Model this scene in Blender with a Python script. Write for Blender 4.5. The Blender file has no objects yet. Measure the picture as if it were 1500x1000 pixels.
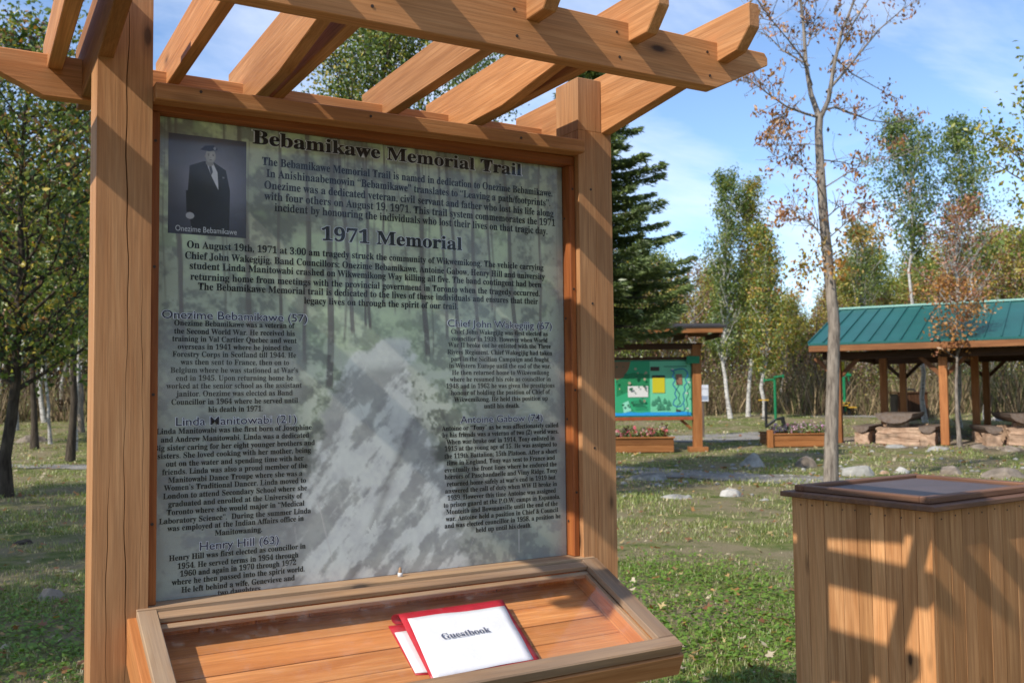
import bpy, bmesh, math, random
import numpy as np
from mathutils import Matrix, Vector
R = math.radians
SC = bpy.context.scene
COL = SC.collection
EYE = 1.6
# ------------------------------------------------------------------ camera
YAW, PITCH, ROLL, FOC = 0.5241, 0.0518, -0.0105, 1390.93
CAM = Vector((-0.437, -2.7108, EYE))
_cy, _sy, _cp, _sp = math.cos(YAW), math.sin(YAW), math.cos(PITCH), math.sin(PITCH)
FW = Vector((_sy*_cp, _cy*_cp, _sp)); _r = Vector((_cy, -_sy, 0)); _u = _r.cross(FW)
RT = math.cos(ROLL)*_r + math.sin(ROLL)*_u; UP = RT.cross(FW)
cd = bpy.data.cameras.new('camera'); cam = bpy.data.objects.new('camera', cd); COL.objects.link(cam)
m = Matrix((RT, UP, -FW)).transposed().to_4x4(); m.translation = CAM; cam.matrix_world = m
cd.sensor_width = 36; cd.lens = FOC/1500*36; cd.clip_end = 2000; cd.clip_start = .05
cd.dof.use_dof = True; cd.dof.focus_distance = 2.75; cd.dof.aperture_fstop = 6.3
SC.camera = cam
# ------------------------------------------------------------------ light
SUN = Vector((1, .255, -.87)).normalized()
world = bpy.data.worlds.new('World'); SC.world = world; world.use_nodes = True
wt = world.node_tree; bg = wt.nodes['Background']; bg.inputs[1].default_value = .15
sky = wt.nodes.new('ShaderNodeTexSky'); sky.sky_type = 'NISHITA'; sky.sun_disc = False
sky.sun_elevation = math.asin(-SUN.z); sky.sun_rotation = math.atan2(-SUN.x, -SUN.y) % (2*math.pi)
sky.air_density = .85; sky.dust_density = .1; sky.ozone_density = 3.5
def _wn(t, **k):
    n = wt.nodes.new(t)
    for a, b in k.items(): setattr(n, a, b)
    return n
tc = _wn('ShaderNodeTexCoord'); sep = _wn('ShaderNodeSeparateXYZ'); wt.links.new(tc.outputs['Generated'], sep.inputs[0])
mz = _wn('ShaderNodeMath', operation='MAXIMUM'); wt.links.new(sep.outputs[2], mz.inputs[0]); mz.inputs[1].default_value = 0
ad = _wn('ShaderNodeMath', operation='ADD'); wt.links.new(mz.outputs[0], ad.inputs[0]); ad.inputs[1].default_value = .22
cmb = _wn('ShaderNodeCombineXYZ')
for i in (0, 1):
    dv = _wn('ShaderNodeMath', operation='DIVIDE'); wt.links.new(sep.outputs[i], dv.inputs[0]); wt.links.new(ad.outputs[0], dv.inputs[1]); wt.links.new(dv.outputs[0], cmb.inputs[i])
mp = _wn('ShaderNodeMapping'); wt.links.new(cmb.outputs[0], mp.inputs[0]); mp.inputs['Scale'].default_value = (1.0, 1.9, 1); mp.inputs['Rotation'].default_value = (0, 0, .9); mp.inputs['Location'].default_value = (3.1, .4, 0)
nz = _wn('ShaderNodeTexNoise'); wt.links.new(mp.outputs[0], nz.inputs['Vector']); nz.inputs['Scale'].default_value = 1.15; nz.inputs['Detail'].default_value = 7; nz.inputs['Roughness'].default_value = .58; nz.inputs['Distortion'].default_value = .35
rp = _wn('ShaderNodeValToRGB'); wt.links.new(nz.outputs[0], rp.inputs[0]); rp.color_ramp.elements[0].position = .41; rp.color_ramp.elements[0].color = (0, 0, 0, 1); rp.color_ramp.elements[1].position = .76; rp.color_ramp.elements[1].color = (.75, .75, .75, 1)
mx = _wn('ShaderNodeMix', data_type='RGBA'); wt.links.new(rp.outputs[0], mx.inputs[0]); wt.links.new(sky.outputs[0], mx.inputs[6]); mx.inputs[7].default_value = (5.2, 5.5, 6.2, 1)
wt.links.new(mx.outputs[2], bg.inputs[0])
sd = bpy.data.lights.new('sun', 'SUN'); sun = bpy.data.objects.new('sun', sd); COL.objects.link(sun)
sd.energy = 3.5; sd.angle = R(.55); sd.color = (1, .93, .82)
sun.rotation_euler = SUN.to_track_quat('-Z', 'Y').to_euler(); sun.location = (-8, -4, 12)
SC.view_settings.view_transform = 'Standard'; SC.view_settings.look = 'None'; SC.view_settings.gamma = 1
SC.view_settings.exposure = 0.62
SC.cycles.max_bounces = 8; SC.cycles.transparent_max_bounces = 16; SC.cycles.use_denoising = True
# ------------------------------------------------------------------ materials
def lin(r, g, b):
    f = lambda c: (c/255/12.92 if c/255 <= .04045 else ((c/255+.055)/1.055)**2.4)
    return (f(r), f(g), f(b), 1)
class NT:
    def __init__(s, name):
        s.m = bpy.data.materials.new(name); s.m.use_nodes = True; s.t = s.m.node_tree
        s.b = s.t.nodes['Principled BSDF']; s.out = s.t.nodes['Material Output']
    def n(s, t, **k):
        x = s.t.nodes.new(t)
        for a, b in k.items(): setattr(x, a, b)
        return x
    def l(s, a, b): s.t.links.new(a, b)
    def coord(s, scale, obj_rand=True, which='Object'):
        tc = s.n('ShaderNodeTexCoord'); mp = s.n('ShaderNodeMapping'); mp.inputs['Scale'].default_value = scale
        if obj_rand:
            oi = s.n('ShaderNodeObjectInfo'); ml = s.n('ShaderNodeMath', operation='MULTIPLY'); s.l(oi.outputs['Random'], ml.inputs[0]); ml.inputs[1].default_value = 37.0
            va = s.n('ShaderNodeVectorMath', operation='ADD'); s.l(tc.outputs[which], va.inputs[0]); s.l(ml.outputs[0], va.inputs[1]); s.l(va.outputs[0], mp.inputs[0])
        else: s.l(tc.outputs[which], mp.inputs[0])
        return mp.outputs[0]
    def noise(s, vec, scale=1, detail=6, rough=.6, dist=0):
        x = s.n('ShaderNodeTexNoise'); s.l(vec, x.inputs['Vector']); x.inputs['Scale'].default_value = scale; x.inputs['Detail'].default_value = detail
        x.inputs['Roughness'].default_value = rough; x.inputs['Distortion'].default_value = dist; return x.outputs[0]
    def ramp(s, fac, stops):
        x = s.n('ShaderNodeValToRGB'); s.l(fac, x.inputs[0]); e = x.color_ramp.elements
        while len(e) < len(stops): e.new(.5)
        for i, (p, c) in enumerate(stops): e[i].position = p; e[i].color = c if len(c) == 4 else (*c, 1)
        return x.outputs[0]
    def mix(s, fac, a, b, mode='MIX'):
        x = s.n('ShaderNodeMix', data_type='RGBA', blend_type=mode)
        if isinstance(fac, (int, float)): x.inputs[0].default_value = fac
        else: s.l(fac, x.inputs[0])
        for i, v in ((6, a), (7, b)):
            if isinstance(v, tuple): x.inputs[i].default_value = v if len(v) == 4 else (*v, 1)
            else: s.l(v, x.inputs[i])
        return x.outputs[2]
    def math(s, op, a, b=0.0):
        x = s.n('ShaderNodeMath', operation=op)
        for i, v in ((0, a), (1, b)):
            if isinstance(v, (int, float)): x.inputs[i].default_value = v
            else: s.l(v, x.inputs[i])
        return x.outputs[0]
    def bump(s, h, strength=.3, dist=.01):
        x = s.n('ShaderNodeBump'); s.l(h, x.inputs['Height']); x.inputs['Strength'].default_value = strength; x.inputs['Distance'].default_value = dist; s.l(x.outputs[0], s.b.inputs['Normal'])
    def base(s, c, rough=.6, spec=.3):
        if isinstance(c, tuple): s.b.inputs['Base Color'].default_value = c if len(c) == 4 else (*c, 1)
        else: s.l(c, s.b.inputs['Base Color'])
        s.b.inputs['Roughness'].default_value = rough; s.b.inputs['Specular IOR Level'].default_value = spec
        return s.m
B1 = (0, 0, 0, 1); W1 = (1, 1, 1, 1)
def wood(name, light, dark, knot=(.06, .025, .01), grey=0.0, greyc=(.30, .27, .24), rough=.62, fine=.35, knots=True, vary=.35):
    s = NT(name)
    v1 = s.coord((.9, 13, 13)); g = s.noise(v1, 1.6, 5, .55, .9)
    v2 = s.coord((3.5, 170, 170)); f = s.noise(v2, 1.0, 3, .7)
    v3 = s.coord((.5, 3.0, 3.0)); big = s.noise(v3, 1.2, 3, .5)
    # growth rings: bands across the grain, bent by a slow noise
    vr = s.coord((.07, 1, 1)); wv = s.n('ShaderNodeTexWave', wave_type='BANDS', bands_direction='DIAGONAL'); s.l(vr, wv.inputs['Vector'])
    wv.inputs['Scale'].default_value = 21; wv.inputs['Distortion'].default_value = 7.5; wv.inputs['Detail'].default_value = 2.5; wv.inputs['Detail Scale'].default_value = 1.1
    c = s.mix(s.ramp(g, [(.32, B1), (.68, W1)]), dark, light)
    c = s.mix(s.math('MULTIPLY', s.ramp(wv.outputs[1], [(.5, B1), (1, W1)]), .42), c, dark)
    c = s.mix(s.math('MULTIPLY', s.ramp(f, [(.35, W1), (.62, B1)]), fine), c, tuple(x*.45 for x in dark[:3]))
    bigr = s.ramp(big, [(.35, (.78, .74, .7, 1)), (.65, (1.08, 1.05, 1.0, 1))]); c = s.mix(1.0, c, bigr, 'MULTIPLY')
    oi = s.n('ShaderNodeObjectInfo'); tint = s.ramp(oi.outputs['Random'], [(0, (1-vary, 1-vary*1.1, 1-vary*1.25, 1)), (.5, (1, 1, 1, 1)), (1, (1.06, 1.0, .93, 1))]); c = s.mix(1.0, c, tint, 'MULTIPLY')
    if knots:
        vk = s.coord((1.9, 5.2, 5.2)); vo = s.n('ShaderNodeTexVoronoi'); s.l(vk, vo.inputs['Vector']); vo.inputs['Scale'].default_value = 1.3; vo.inputs['Randomness'].default_value = 1
        k = s.ramp(vo.outputs['Distance'], [(.05, W1), (.085, (.45, .45, .45, 1)), (.17, B1)]); c = s.mix(k, c, knot)
    if grey > 0:
        vg = s.coord((1.2, 9, 9)); gn = s.noise(vg, 1.4, 6, .65); c = s.mix(s.math('MULTIPLY', s.ramp(gn, [(.3, B1), (.6, W1)]), grey), c, greyc)
    h = s.math('ADD', f, s.math('MULTIPLY', g, .6)); s.bump(h, .22, .004)
    s.b.inputs['Roughness'].default_value = rough
    return s.base(c, rough, .25)
CEDAR = wood('cedar_wood', (.64, .335, .155), (.46, .205, .078), fine=.42)
CEDAR_POST = wood('cedar_post_wood', (.57, .305, .145), (.41, .185, .075), fine=.5, grey=.25, greyc=(.40, .24, .12))
CEDAR_RED = wood('red_cedar_trim', (.46, .16, .045), (.27, .075, .02), vary=.15)
CEDAR_FLOOR = wood('stained_floor_boards', (.72, .34, .13), (.52, .20, .065), knots=False, vary=.12, rough=.5)
RAIL = wood('weathered_rail_wood', (.42, .26, .14), (.22, .125, .065), grey=.5, greyc=(.27, .21, .16), vary=.2)
RAIL_L = wood('pale_rail_wood', (.50, .33, .18), (.34, .19, .09), grey=.35, greyc=(.36, .31, .25), vary=.1)
CAP = wood('brown_stained_cap', (.25, .115, .055), (.12, .05, .025), grey=.3, greyc=(.16, .12, .10), vary=.1, knots=False)
PLANKW = wood('lectern_plank_wood', (.72, .40, .19), (.53, .25, .10), fine=.42, vary=.38)
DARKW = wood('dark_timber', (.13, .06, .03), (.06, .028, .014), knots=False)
BROWNW = wood('brown_timber', (.33, .15, .06), (.2, .08, .03), knots=False)
GREYW = wood('grey_log_wood', (.2, .14, .1), (.1, .065, .045), grey=.6, greyc=(.2, .17, .15), knots=False)
def plain(name, c, rough=.6, spec=.3, metallic=0, var=.25, sc=6):
    s = NT(name); n = s.noise(s.coord((sc, sc, sc)), 1, 5, .6)
    col = s.mix(1.0, c, s.ramp(n, [(.3, (1-var,)*3), (.7, (1+var*.4,)*3)]), 'MULTIPLY'); s.b.inputs['Metallic'].default_value = metallic
    return s.base(col, rough, spec)
def vcol(name, rough=.6, spec=.2, attr='Col', transl=0.0, coat=0.0):
    s = NT(name); a = s.n('ShaderNodeAttribute', attribute_name=attr)
    if transl:
        d = s.n('ShaderNodeBsdfDiffuse'); t = s.n('ShaderNodeBsdfTranslucent'); g = s.n('ShaderNodeBsdfGlossy'); g.inputs['Roughness'].default_value = .42; g.inputs['Color'].default_value = (.8, .8, .8, 1)
        s.l(a.outputs['Color'], d.inputs[0]); tm = s.mix(1.0, a.outputs['Color'], (1.5, 1.5, .7, 1), 'MULTIPLY'); s.l(tm, t.inputs[0])
        m1 = s.n('ShaderNodeMixShader'); m1.inputs[0].default_value = transl; s.l(d.outputs[0], m1.inputs[1]); s.l(t.outputs[0], m1.inputs[2])
        m2 = s.n('ShaderNodeMixShader'); m2.inputs[0].default_value = .05; s.l(m1.outputs[0], m2.inputs[1]); s.l(g.outputs[0], m2.inputs[2]); s.l(m2.outputs[0], s.out.inputs[0]); s.t.nodes.remove(s.b); return s.m
    m = s.base(a.outputs['Color'], rough, spec); s.b.inputs['Coat Weight'].default_value = coat; return m
LEAF = vcol('leaf', transl=.32); NEEDLE = vcol('needle', transl=.12); GRASSM = vcol('grass_blade', transl=.3); PRINT = vcol('printed_colour', .5, .3)
STALK = vcol('dry_stalk', .8, .1); PETAL = vcol('petal', transl=.3)
def bark(name, a, b, sc=(9, 9, 1.6), marks=False):
    s = NT(name); n = s.noise(s.coord(sc), 2.2, 7, .65, .4); c = s.mix(s.ramp(n, [(.35, B1), (.65, W1)]), a, b)
    if marks:
        m_ = s.noise(s.coord((2.2, 2.2, 13)), 1.6, 4, .7); c = s.mix(s.ramp(m_, [(.56, B1), (.66, W1)]), c, (.03, .025, .022))
        sp = s.noise(s.coord((1, 1, 1.3)), 1.3, 3, .5); c = s.mix(s.ramp(sp, [(.55, B1), (.7, (.7, .7, .7, 1))]), c, (.12, .1, .085))
    s.bump(n, .6, .02); return s.base(c, .85, .1)
BARK = bark('grey_brown_bark', (.11, .09, .075), (.34, .29, .24)); BARK_D = bark('dark_bark', (.035, .027, .02), (.10, .08, .06))
BIRCH = bark('white_birch_bark', (.32, .30, .27), (.60, .58, .54), (3, 3, 8), True); TWIG = bark('dark_twig_bark', (.05, .035, .03), (.13, .09, .07))
def rockm(name, a, b):
    s = NT(name); n = s.noise(s.coord((3, 3, 3)), 1.6, 8, .65); n2 = s.noise(s.coord((1, 1, 1)), 2.2, 4, .5)
    c = s.mix(s.ramp(n, [(.35, B1), (.65, W1)]), a, b); c = s.mix(s.ramp(n2, [(.55, B1), (.7, (.6, .6, .6, 1))]), c, (.10, .085, .06)); s.bump(n, .7, .03); return s.base(c, .85, .2)
ROCK = rockm('pale_grey_rock', (.17, .165, .15), (.38, .37, .34)); ROCK_B = rockm('brown_rock', (.14, .11, .085), (.30, .25, .2)); ROCK_W = rockm('white_rock', (.26, .25, .23), (.52, .50, .46)); STONE = rockm('sandstone_block', (.32, .20, .13), (.52, .36, .25))
DIRT = plain('dark_soil', (.055, .04, .028, 1), .95, .05, var=.5, sc=14)
def glass(name, tint=(1, 1, 1, 1), rough=.07):
    s = NT(name); t = s.n('ShaderNodeBsdfTransparent'); t.inputs[0].default_value = tint; g = s.n('ShaderNodeBsdfGlossy'); g.inputs['Roughness'].default_value = rough
    lw = s.n('ShaderNodeLayerWeight'); fr = s.math('ADD', .020, s.math('MULTIPLY', s.math('POWER', lw.outputs['Facing'], 4.5), .9))
    # fine scratches and dust catch the light
    n = s.noise(s.coord((6, 6, 6), False), 3, 8, .75); d = s.n('ShaderNodeBsdfDiffuse'); d.inputs[0].default_value = (.8, .8, .82, 1)
    m1 = s.n('ShaderNodeMixShader'); s.l(fr, m1.inputs[0]); s.l(t.outputs[0], m1.inputs[1]); s.l(g.outputs[0], m1.inputs[2])
    m2 = s.n('ShaderNodeMixShader'); s.l(s.math('MULTIPLY', s.ramp(n, [(.52, B1), (.80, W1)]), .045), m2.inputs[0]); s.l(m1.outputs[0], m2.inputs[1]); s.l(d.outputs[0], m2.inputs[2]); s.l(m2.outputs[0], s.out.inputs[0]); s.t.nodes.remove(s.b); return s.m
PANE = glass('acrylic_pane')
INK = NT('black_ink').base((.012, .011, .013), .45, .3); INK_L = NT('pale_ink').base((.74, .74, .80), .5, .3); INK_B = NT('navy_ink').base((.022, .02, .05), .45, .3); INK_W = NT('white_ink').base((.6, .6, .6), .5, .3)
# ------------------------------------------------------------------ building helpers
WM = {}
def link(name, me, mat=None, parent=None, M=None):
    o = bpy.data.objects.new(name, me); COL.objects.link(o)
    M = M or Matrix(); WM[o.name] = M.copy()
    if mat is not None and me is not None: me.materials.append(mat)
    if parent is not None:
        o.parent = parent; o.matrix_basis = WM[parent.name].inverted() @ M
    else: o.matrix_basis = M
    return o
def thing(name, label, cat, M=None, group=None, kind=None):
    M = M or Matrix()
    if not isinstance(M, Matrix): M = Matrix.Translation(Vector(M))
    o = link(name, None, None, None, M); return tag(o, label, cat, group, kind)
def tag(o, label=None, cat=None, group=None, kind=None):
    for k, v in (('label', label), ('category', cat), ('group', group), ('kind', kind)):
        if v: o[k] = v
    return o
def bev(bm, b):
    if b: bmesh.ops.bevel(bm, geom=bm.edges[:], offset=b, segments=1, affect='EDGES', clamp_overlap=True)
def tomesh(bm, name):
    bmesh.ops.recalc_face_normals(bm, faces=bm.faces[:]); me = bpy.data.meshes.new(name); bm.to_mesh(me); bm.free(); return me
def prism_mesh(name, poly, t, b=.003, jit=0):
    """outline (length, height) extruded by t along local Y; local X is the grain"""
    bm = bmesh.new(); a = [bm.verts.new((p[0], 0, p[1])) for p in poly]; c = [bm.verts.new((p[0], t, p[1])) for p in poly]; n = len(poly)
    bm.faces.new(a); bm.faces.new(c[::-1])
    for i in range(n): bm.faces.new((a[i], c[i], c[(i+1) % n], a[(i+1) % n]))
    bmesh.ops.recalc_face_normals(bm, faces=bm.faces[:]); bev(bm, b); return tomesh(bm, name)
def frame(o, X, Z):
    X = Vector(X).normalized(); Z = Vector(Z).normalized(); Y = Z.cross(X); M = Matrix((X, Y, Z)).transposed().to_4x4(); M.translation = Vector(o); return M
def prism(name, poly, t, mat, parent, o, X, Z, base=None, b=.003):
    M = frame(o, X, Z); M = (base @ M) if base is not None else M
    return link(name, prism_mesh(name, poly, t, b), mat, parent, M)
def box(name, lo, hi, mat, parent=None, g='x', base=None, b=.003):
    """box between two corners, grain (local X) along axis g"""
    lo = Vector(lo); hi = Vector(hi); d = hi-lo
    if g == 'x': M = frame(lo, (1, 0, 0), (0, 0, 1)); L, T, H = d.x, d.y, d.z
    elif g == 'y': M = frame((hi.x, lo.y, lo.z), (0, 1, 0), (0, 0, 1)); L, T, H = d.y, d.x, d.z
    else: M = frame((lo.x, hi.y, lo.z), (0, 0, 1), (1, 0, 0)); L, T, H = d.z, d.y, d.x
    if g == 'z': # X=up, Z=+x, Y=Z x X = (1,0,0)x(0,0,1) = (0,-1,0)
        pass
    M = (base @ M) if base is not None else M
    bb = min(b, .2*min(L, T, H)) if b else 0
    return link(name, prism_mesh(name, [(0, 0), (L, 0), (L, H), (0, H)], T, bb), mat, parent, M)
def npmesh(name, v, f, cols=None, smooth=False):
    v = np.asarray(v, np.float32); f = np.asarray(f, np.int32); me = bpy.data.meshes.new(name); k = f.shape[1]
    me.vertices.add(len(v)); me.vertices.foreach_set('co', v.ravel()); me.loops.add(f.size); me.loops.foreach_set('vertex_index', f.ravel())
    me.polygons.add(len(f)); me.polygons.foreach_set('loop_start', np.arange(0, f.size, k, dtype=np.int32)); me.polygons.foreach_set('loop_total', np.full(len(f), k, np.int32))
    if smooth: me.polygons.foreach_set('use_smooth', np.ones(len(f), bool))
    me.update(calc_edges=True)
    if cols is not None:
        a = me.color_attributes.new('Col', 'FLOAT_COLOR', 'POINT'); c = np.ones((len(v), 4), np.float32); c[:, :3] = cols; a.data.foreach_set('color', c.ravel())
    return me
def copy_tree(o, M, label=None):
    c = o.copy(); COL.objects.link(c); WM[c.name] = M.copy(); c.matrix_basis = M
    if label: c['label'] = label
    stack = [(o, c)]
    while stack:
        s_, d_ = stack.pop()
        for ch in s_.children:
            k = ch.copy(); COL.objects.link(k); k.parent = d_; stack.append((ch, k))
    return c
# ------------------------------------------------------------------ ground and where things stand on it
def gz(x, y):
    d = (x-CAM.x)*_sy + (y-CAM.y)*_cy; t = np.clip((d-21)/27, 0, 1); return .78*t*t*(3-2*t) + .006*np.maximum(d-48, 0)
def ray(px, py): return FW + RT*((px-750)/FOC) - UP*((py-500)/FOC)
def gp(px, py):
    d = ray(px, py); t = 1.0; 
    lo, hi = 1.0, 400.0
    for _ in range(50):
        mid = (lo+hi)/2; p = CAM + d*mid
        if p.z > gz(p.x, p.y): lo = mid
        else: hi = mid
    p = CAM + d*lo; return Vector((p.x, p.y, float(gz(p.x, p.y))))
def at(px, dep):
    """ground point seen in column px at a distance dep ahead of the camera"""
    k = (px-750)/FOC*dep; x = CAM.x + _sy*dep + _cy*k; y = CAM.y + _cy*dep - _sy*k; return Vector((x, y, float(gz(x, y))))
def face_cam(p, turn=0.0): return Matrix.Translation(p) @ Matrix.Rotation(-YAW+turn, 4, 'Z')
rng = np.random.default_rng(7); random.seed(7)
def vnoise(n, m, fx, fy, seed):
    """smooth value noise on an n x m grid"""
    g = np.random.default_rng(seed).random((int(fy)+3, int(fx)+3)); y = np.linspace(0, fy, n)[:, None]; x = np.linspace(0, fx, m)[None, :]
    yi = y.astype(int); xi = x.astype(int); ty = y-yi; tx = x-xi; ty = ty*ty*(3-2*ty); tx = tx*tx*(3-2*tx)
    return (g[yi, xi]*(1-ty)*(1-tx) + g[yi, xi+1]*(1-ty)*tx + g[yi+1, xi]*ty*(1-tx) + g[yi+1, xi+1]*ty*tx)
def fbm(n, m, fx, fy, seed, o=5, r=.5):
    s = 0; a = 1; t = 0
    for i in range(o): s = s + a*vnoise(n, m, fx*2**i, fy*2**i, seed+i); t += a; a *= r
    return s/t
# ================================================================== setting: ground
def ground_sheet():
    u = np.sinh(np.linspace(-4.6, 4.6, 261))/math.sinh(4.6)*420
    X, Y = np.meshgrid(u+4, u+6); Z = gz(X, Y); n = len(u)
    v = np.stack([X, Y, Z], -1).reshape(-1, 3); i = np.arange(n-1); a = (i[:, None]*n+i[None, :]).ravel()
    return npmesh('ground', v, np.stack([a, a+1, a+n+1, a+n], 1), smooth=True)
def ground_mat():
    s = NT('lawn_soil'); c0 = s.coord((1, 1, 1), False)
    a = s.noise(c0, .55, 6, .6); b = s.noise(c0, 3.2, 6, .65); f = s.noise(c0, 45, 5, .7); k = s.noise(c0, .23, 3, .5)
    green = s.mix(s.ramp(b, [(.35, B1), (.65, W1)]), (.09, .12, .032), (.18, .20, .06)); dry = s.mix(s.ramp(f, [(.35, B1), (.65, W1)]), (.17, .135, .085), (.33, .27, .17))
    c = s.mix(s.ramp(s.math('ADD', s.math('MULTIPLY', a, .6), s.math('MULTIPLY', b, .4)), [(.42, B1), (.54, (.9, .9, .9, 1))]), green, dry)
    c = s.mix(s.math('MULTIPLY', s.ramp(f, [(.5, B1), (.7, W1)]), .35), c, (.04, .045, .018)); s.bump(f, .8, .03); return s.base(c, .95, .05)
tag(link('ground', ground_sheet(), ground_mat()), kind='structure')
def gravel_mat(name, a, b, sc=60):
    s = NT(name); c0 = s.coord((1, 1, 1), False); v = s.n('ShaderNodeTexVoronoi'); s.l(c0, v.inputs['Vector']); v.inputs['Scale'].default_value = sc
    n = s.noise(c0, 1.1, 6, .65); c = s.mix(v.outputs['Distance'], a, b); c = s.mix(s.ramp(n, [(.45, B1), (.62, (.7, .7, .7, 1))]), c, (.09, .085, .045)); s.bump(v.outputs['Distance'], .8, .02); return s.base(c, .95, .1)
GRAV = gravel_mat('grey_gravel', (.22, .205, .19), (.42, .40, .37)); SAND = gravel_mat('sandy_dirt', (.26, .20, .15), (.42, .34, .26), 90)
def edge_mat(name, a, b, sc=60):
    s = NT(name); c0 = s.coord((1, 1, 1), False); v = s.n('ShaderNodeTexVoronoi'); s.l(c0, v.inputs['Vector']); v.inputs['Scale'].default_value = sc; n = s.noise(c0, 1.1, 6, .65); n2 = s.noise(c0, 5, 6, .75)
    c = s.mix(v.outputs['Distance'], a, b); c = s.mix(s.ramp(n, [(.5, B1), (.66, (.6, .6, .6, 1))]), c, (.10, .095, .05)); at_ = s.n('ShaderNodeAttribute', attribute_name='Col'); e = s.math('ADD', at_.outputs['Fac'], s.math('MULTIPLY', s.math('SUBTRACT', n2, .5), 1.5))
    s.base(c, .95, .1); s.bump(v.outputs['Distance'], .8, .02); t = s.n('ShaderNodeBsdfTransparent'); m_ = s.n('ShaderNodeMixShader'); s.l(s.ramp(e, [(.28, B1), (.5, W1)]), m_.inputs[0]); s.l(t.outputs[0], m_.inputs[1]); s.l(s.b.outputs[0], m_.inputs[2]); s.l(m_.outputs[0], s.out.inputs[0]); return s.m
GRAV = edge_mat('grey_gravel', (.20, .185, .165), (.40, .375, .34)); SAND = edge_mat('sandy_dirt', (.26, .20, .15), (.42, .34, .26), 90)
def strip(name, pts, mat, up=.012, n=24, wob=.12, seed=1):
    """ground patch from an outline of picture columns/rows of its near and far edge, laid on the ground"""
    near, far = pts; r = np.random.default_rng(seed); v = []; ec = []; m_ = 8
    xs = [p[0] for p in near]
    for i in range(n+1):
        t = i/n; px0 = np.interp(t, np.linspace(0, 1, len(near)), [p[0] for p in near]); py0 = np.interp(t, np.linspace(0, 1, len(near)), [p[1] for p in near])
        px1 = np.interp(t, np.linspace(0, 1, len(far)), [p[0] for p in far]); py1 = np.interp(t, np.linspace(0, 1, len(far)), [p[1] for p in far])
        A = gp(px0, py0); B = gp(px1, py1); w = (r.random(2)-.5)*wob*2; D = (B-A).normalized(); A = A - D*w[0]; B = B + D*w[1]
        for j in range(m_+1):
            P = A.lerp(B, j/m_); ec.append(min(1, 2.4*min(j/m_, 1-j/m_))*min(1, 9*min(i/n, 1-i/n))); v.append((P.x, P.y, float(gz(P.x, P.y))+up))
    k = m_+1; f = [(i*k+j, (i+1)*k+j, (i+1)*k+j+1, i*k+j+1) for i in range(n) for j in range(m_)]
    return tag(link(name, npmesh(name, v, f, np.array(ec)[:, None].repeat(3, 1)), mat), kind='structure')
strip('gravel_path', ([(700, 688), (905, 693), (1000, 704), (1100, 710), (1250, 716), (1700, 728)], [(700, 676), (905, 681), (1000, 686), (1100, 691), (1250, 698), (1700, 706)]), GRAV, seed=3)
strip('gravel_pad', ([(860, 655), (985, 650), (1060, 650), (1140, 646)], [(860, 640), (985, 637), (1060, 633), (1140, 629)]), GRAV, .016, seed=4)
strip('sandy_pad', ([(1195, 652), (1300, 659), (1400, 661), (1560, 668)], [(1235, 637), (1300, 634), (1400, 634), (1560, 636)]), SAND, .012, seed=5)
strip('gravel_path', ([(-80, 690), (20, 686), (130, 690), (240, 700)], [(-80, 680), (20, 679), (130, 680), (240, 684)]), GRAV, seed=6)
strip('gravel_path', ([(1180, 612), (1240, 612), (1300, 612)], [(1180, 606), (1240, 607), (1300, 607)]), GRAV, .012, seed=8)

# ---- grass: blades near the camera, tufts further off, one mass nobody could count
def grass_mesh(N, seed, d0, d1, px0, px1, hgt, wid, gmask):
    r = np.random.default_rng(seed); u = r.random(N); dep = d0*(d1/d0)**u; px = px0+(px1-px0)*r.random(N)
    k = (px-750)/FOC*dep; x = CAM.x+_sy*dep+_cy*k; y = CAM.y+_cy*dep-_sy*k
    # clumps and bare places
    q = np.sin(x*1.9+np.sin(y*1.3)*1.7)+np.sin(y*2.3+np.sin(x*1.1)*2.1)+.8*np.sin(x*5.1+y*3.7)+.8*np.sin(y*6.3-x*4.1)
    keep = (r.random(N) < np.clip(.46+.36*q, .04, 1)); x, y, dep, q = x[keep], y[keep], dep[keep], q[keep]
    inpost = (x > -.3) & (x < 1.6) & (y > -.6) & (y < .3); x, y, dep, q = x[~inpost], y[~inpost], dep[~inpost], q[~inpost]
    n = len(x); z = gz(x, y); h = hgt*(.4+1.1*r.random(n)**1.5)*(1+.25*np.clip(q, -1.5, 1.5)); w = wid*(.6+.8*r.random(n))*np.maximum(1, dep/9)
    a = r.random(n)*2*np.pi; ln = h*(.25+.9*r.random(n)); dx = np.cos(a); dy = np.sin(a)
    p0 = np.stack([x-dy*w/2, y+dx*w/2, z-.005], 1); p1 = np.stack([x+dy*w/2, y-dx*w/2, z-.005], 1)
    m0 = np.stack([x-dy*w*.38+dx*ln*.35, y+dx*w*.38+dy*ln*.35, z+h*.6], 1); m1 = np.stack([x+dy*w*.38+dx*ln*.35, y-dx*w*.38+dy*ln*.35, z+h*.6], 1)
    t0 = np.stack([x+dx*ln, y+dy*ln, z+h], 1); t1 = t0+np.stack([-dy*w*.08, dx*w*.08, 0*w], 1)
    v = np.stack([p0, p1, m1, m0, t0, t1], 1).reshape(-1, 3); i = np.arange(n)*6
    f = np.concatenate([np.stack([i, i+1, i+2, i+3], 1), np.stack([i+3, i+2, i+4, i+5], 1)])
    g1 = np.array([.14, .19, .04]); g2 = np.array([.31, .35, .10]); dr = np.array([.50, .42, .24])
    t = r.random((n, 1)); c = g1*(1-t)+g2*t; isd = r.random(n) < np.clip(.42-.16*q, .08, .8); c[isd] = dr*(.6+.6*r.random((isd.sum(), 1)))
    return npmesh('grass', v, f, np.repeat(c, 6, 0))
tag(link('grass', grass_mesh(260000, 11, 3.6, 12, -500, 1900, .027, .0055, None), GRASSM), 'short patchy lawn grass around the sign', 'grass', kind='stuff')
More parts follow.
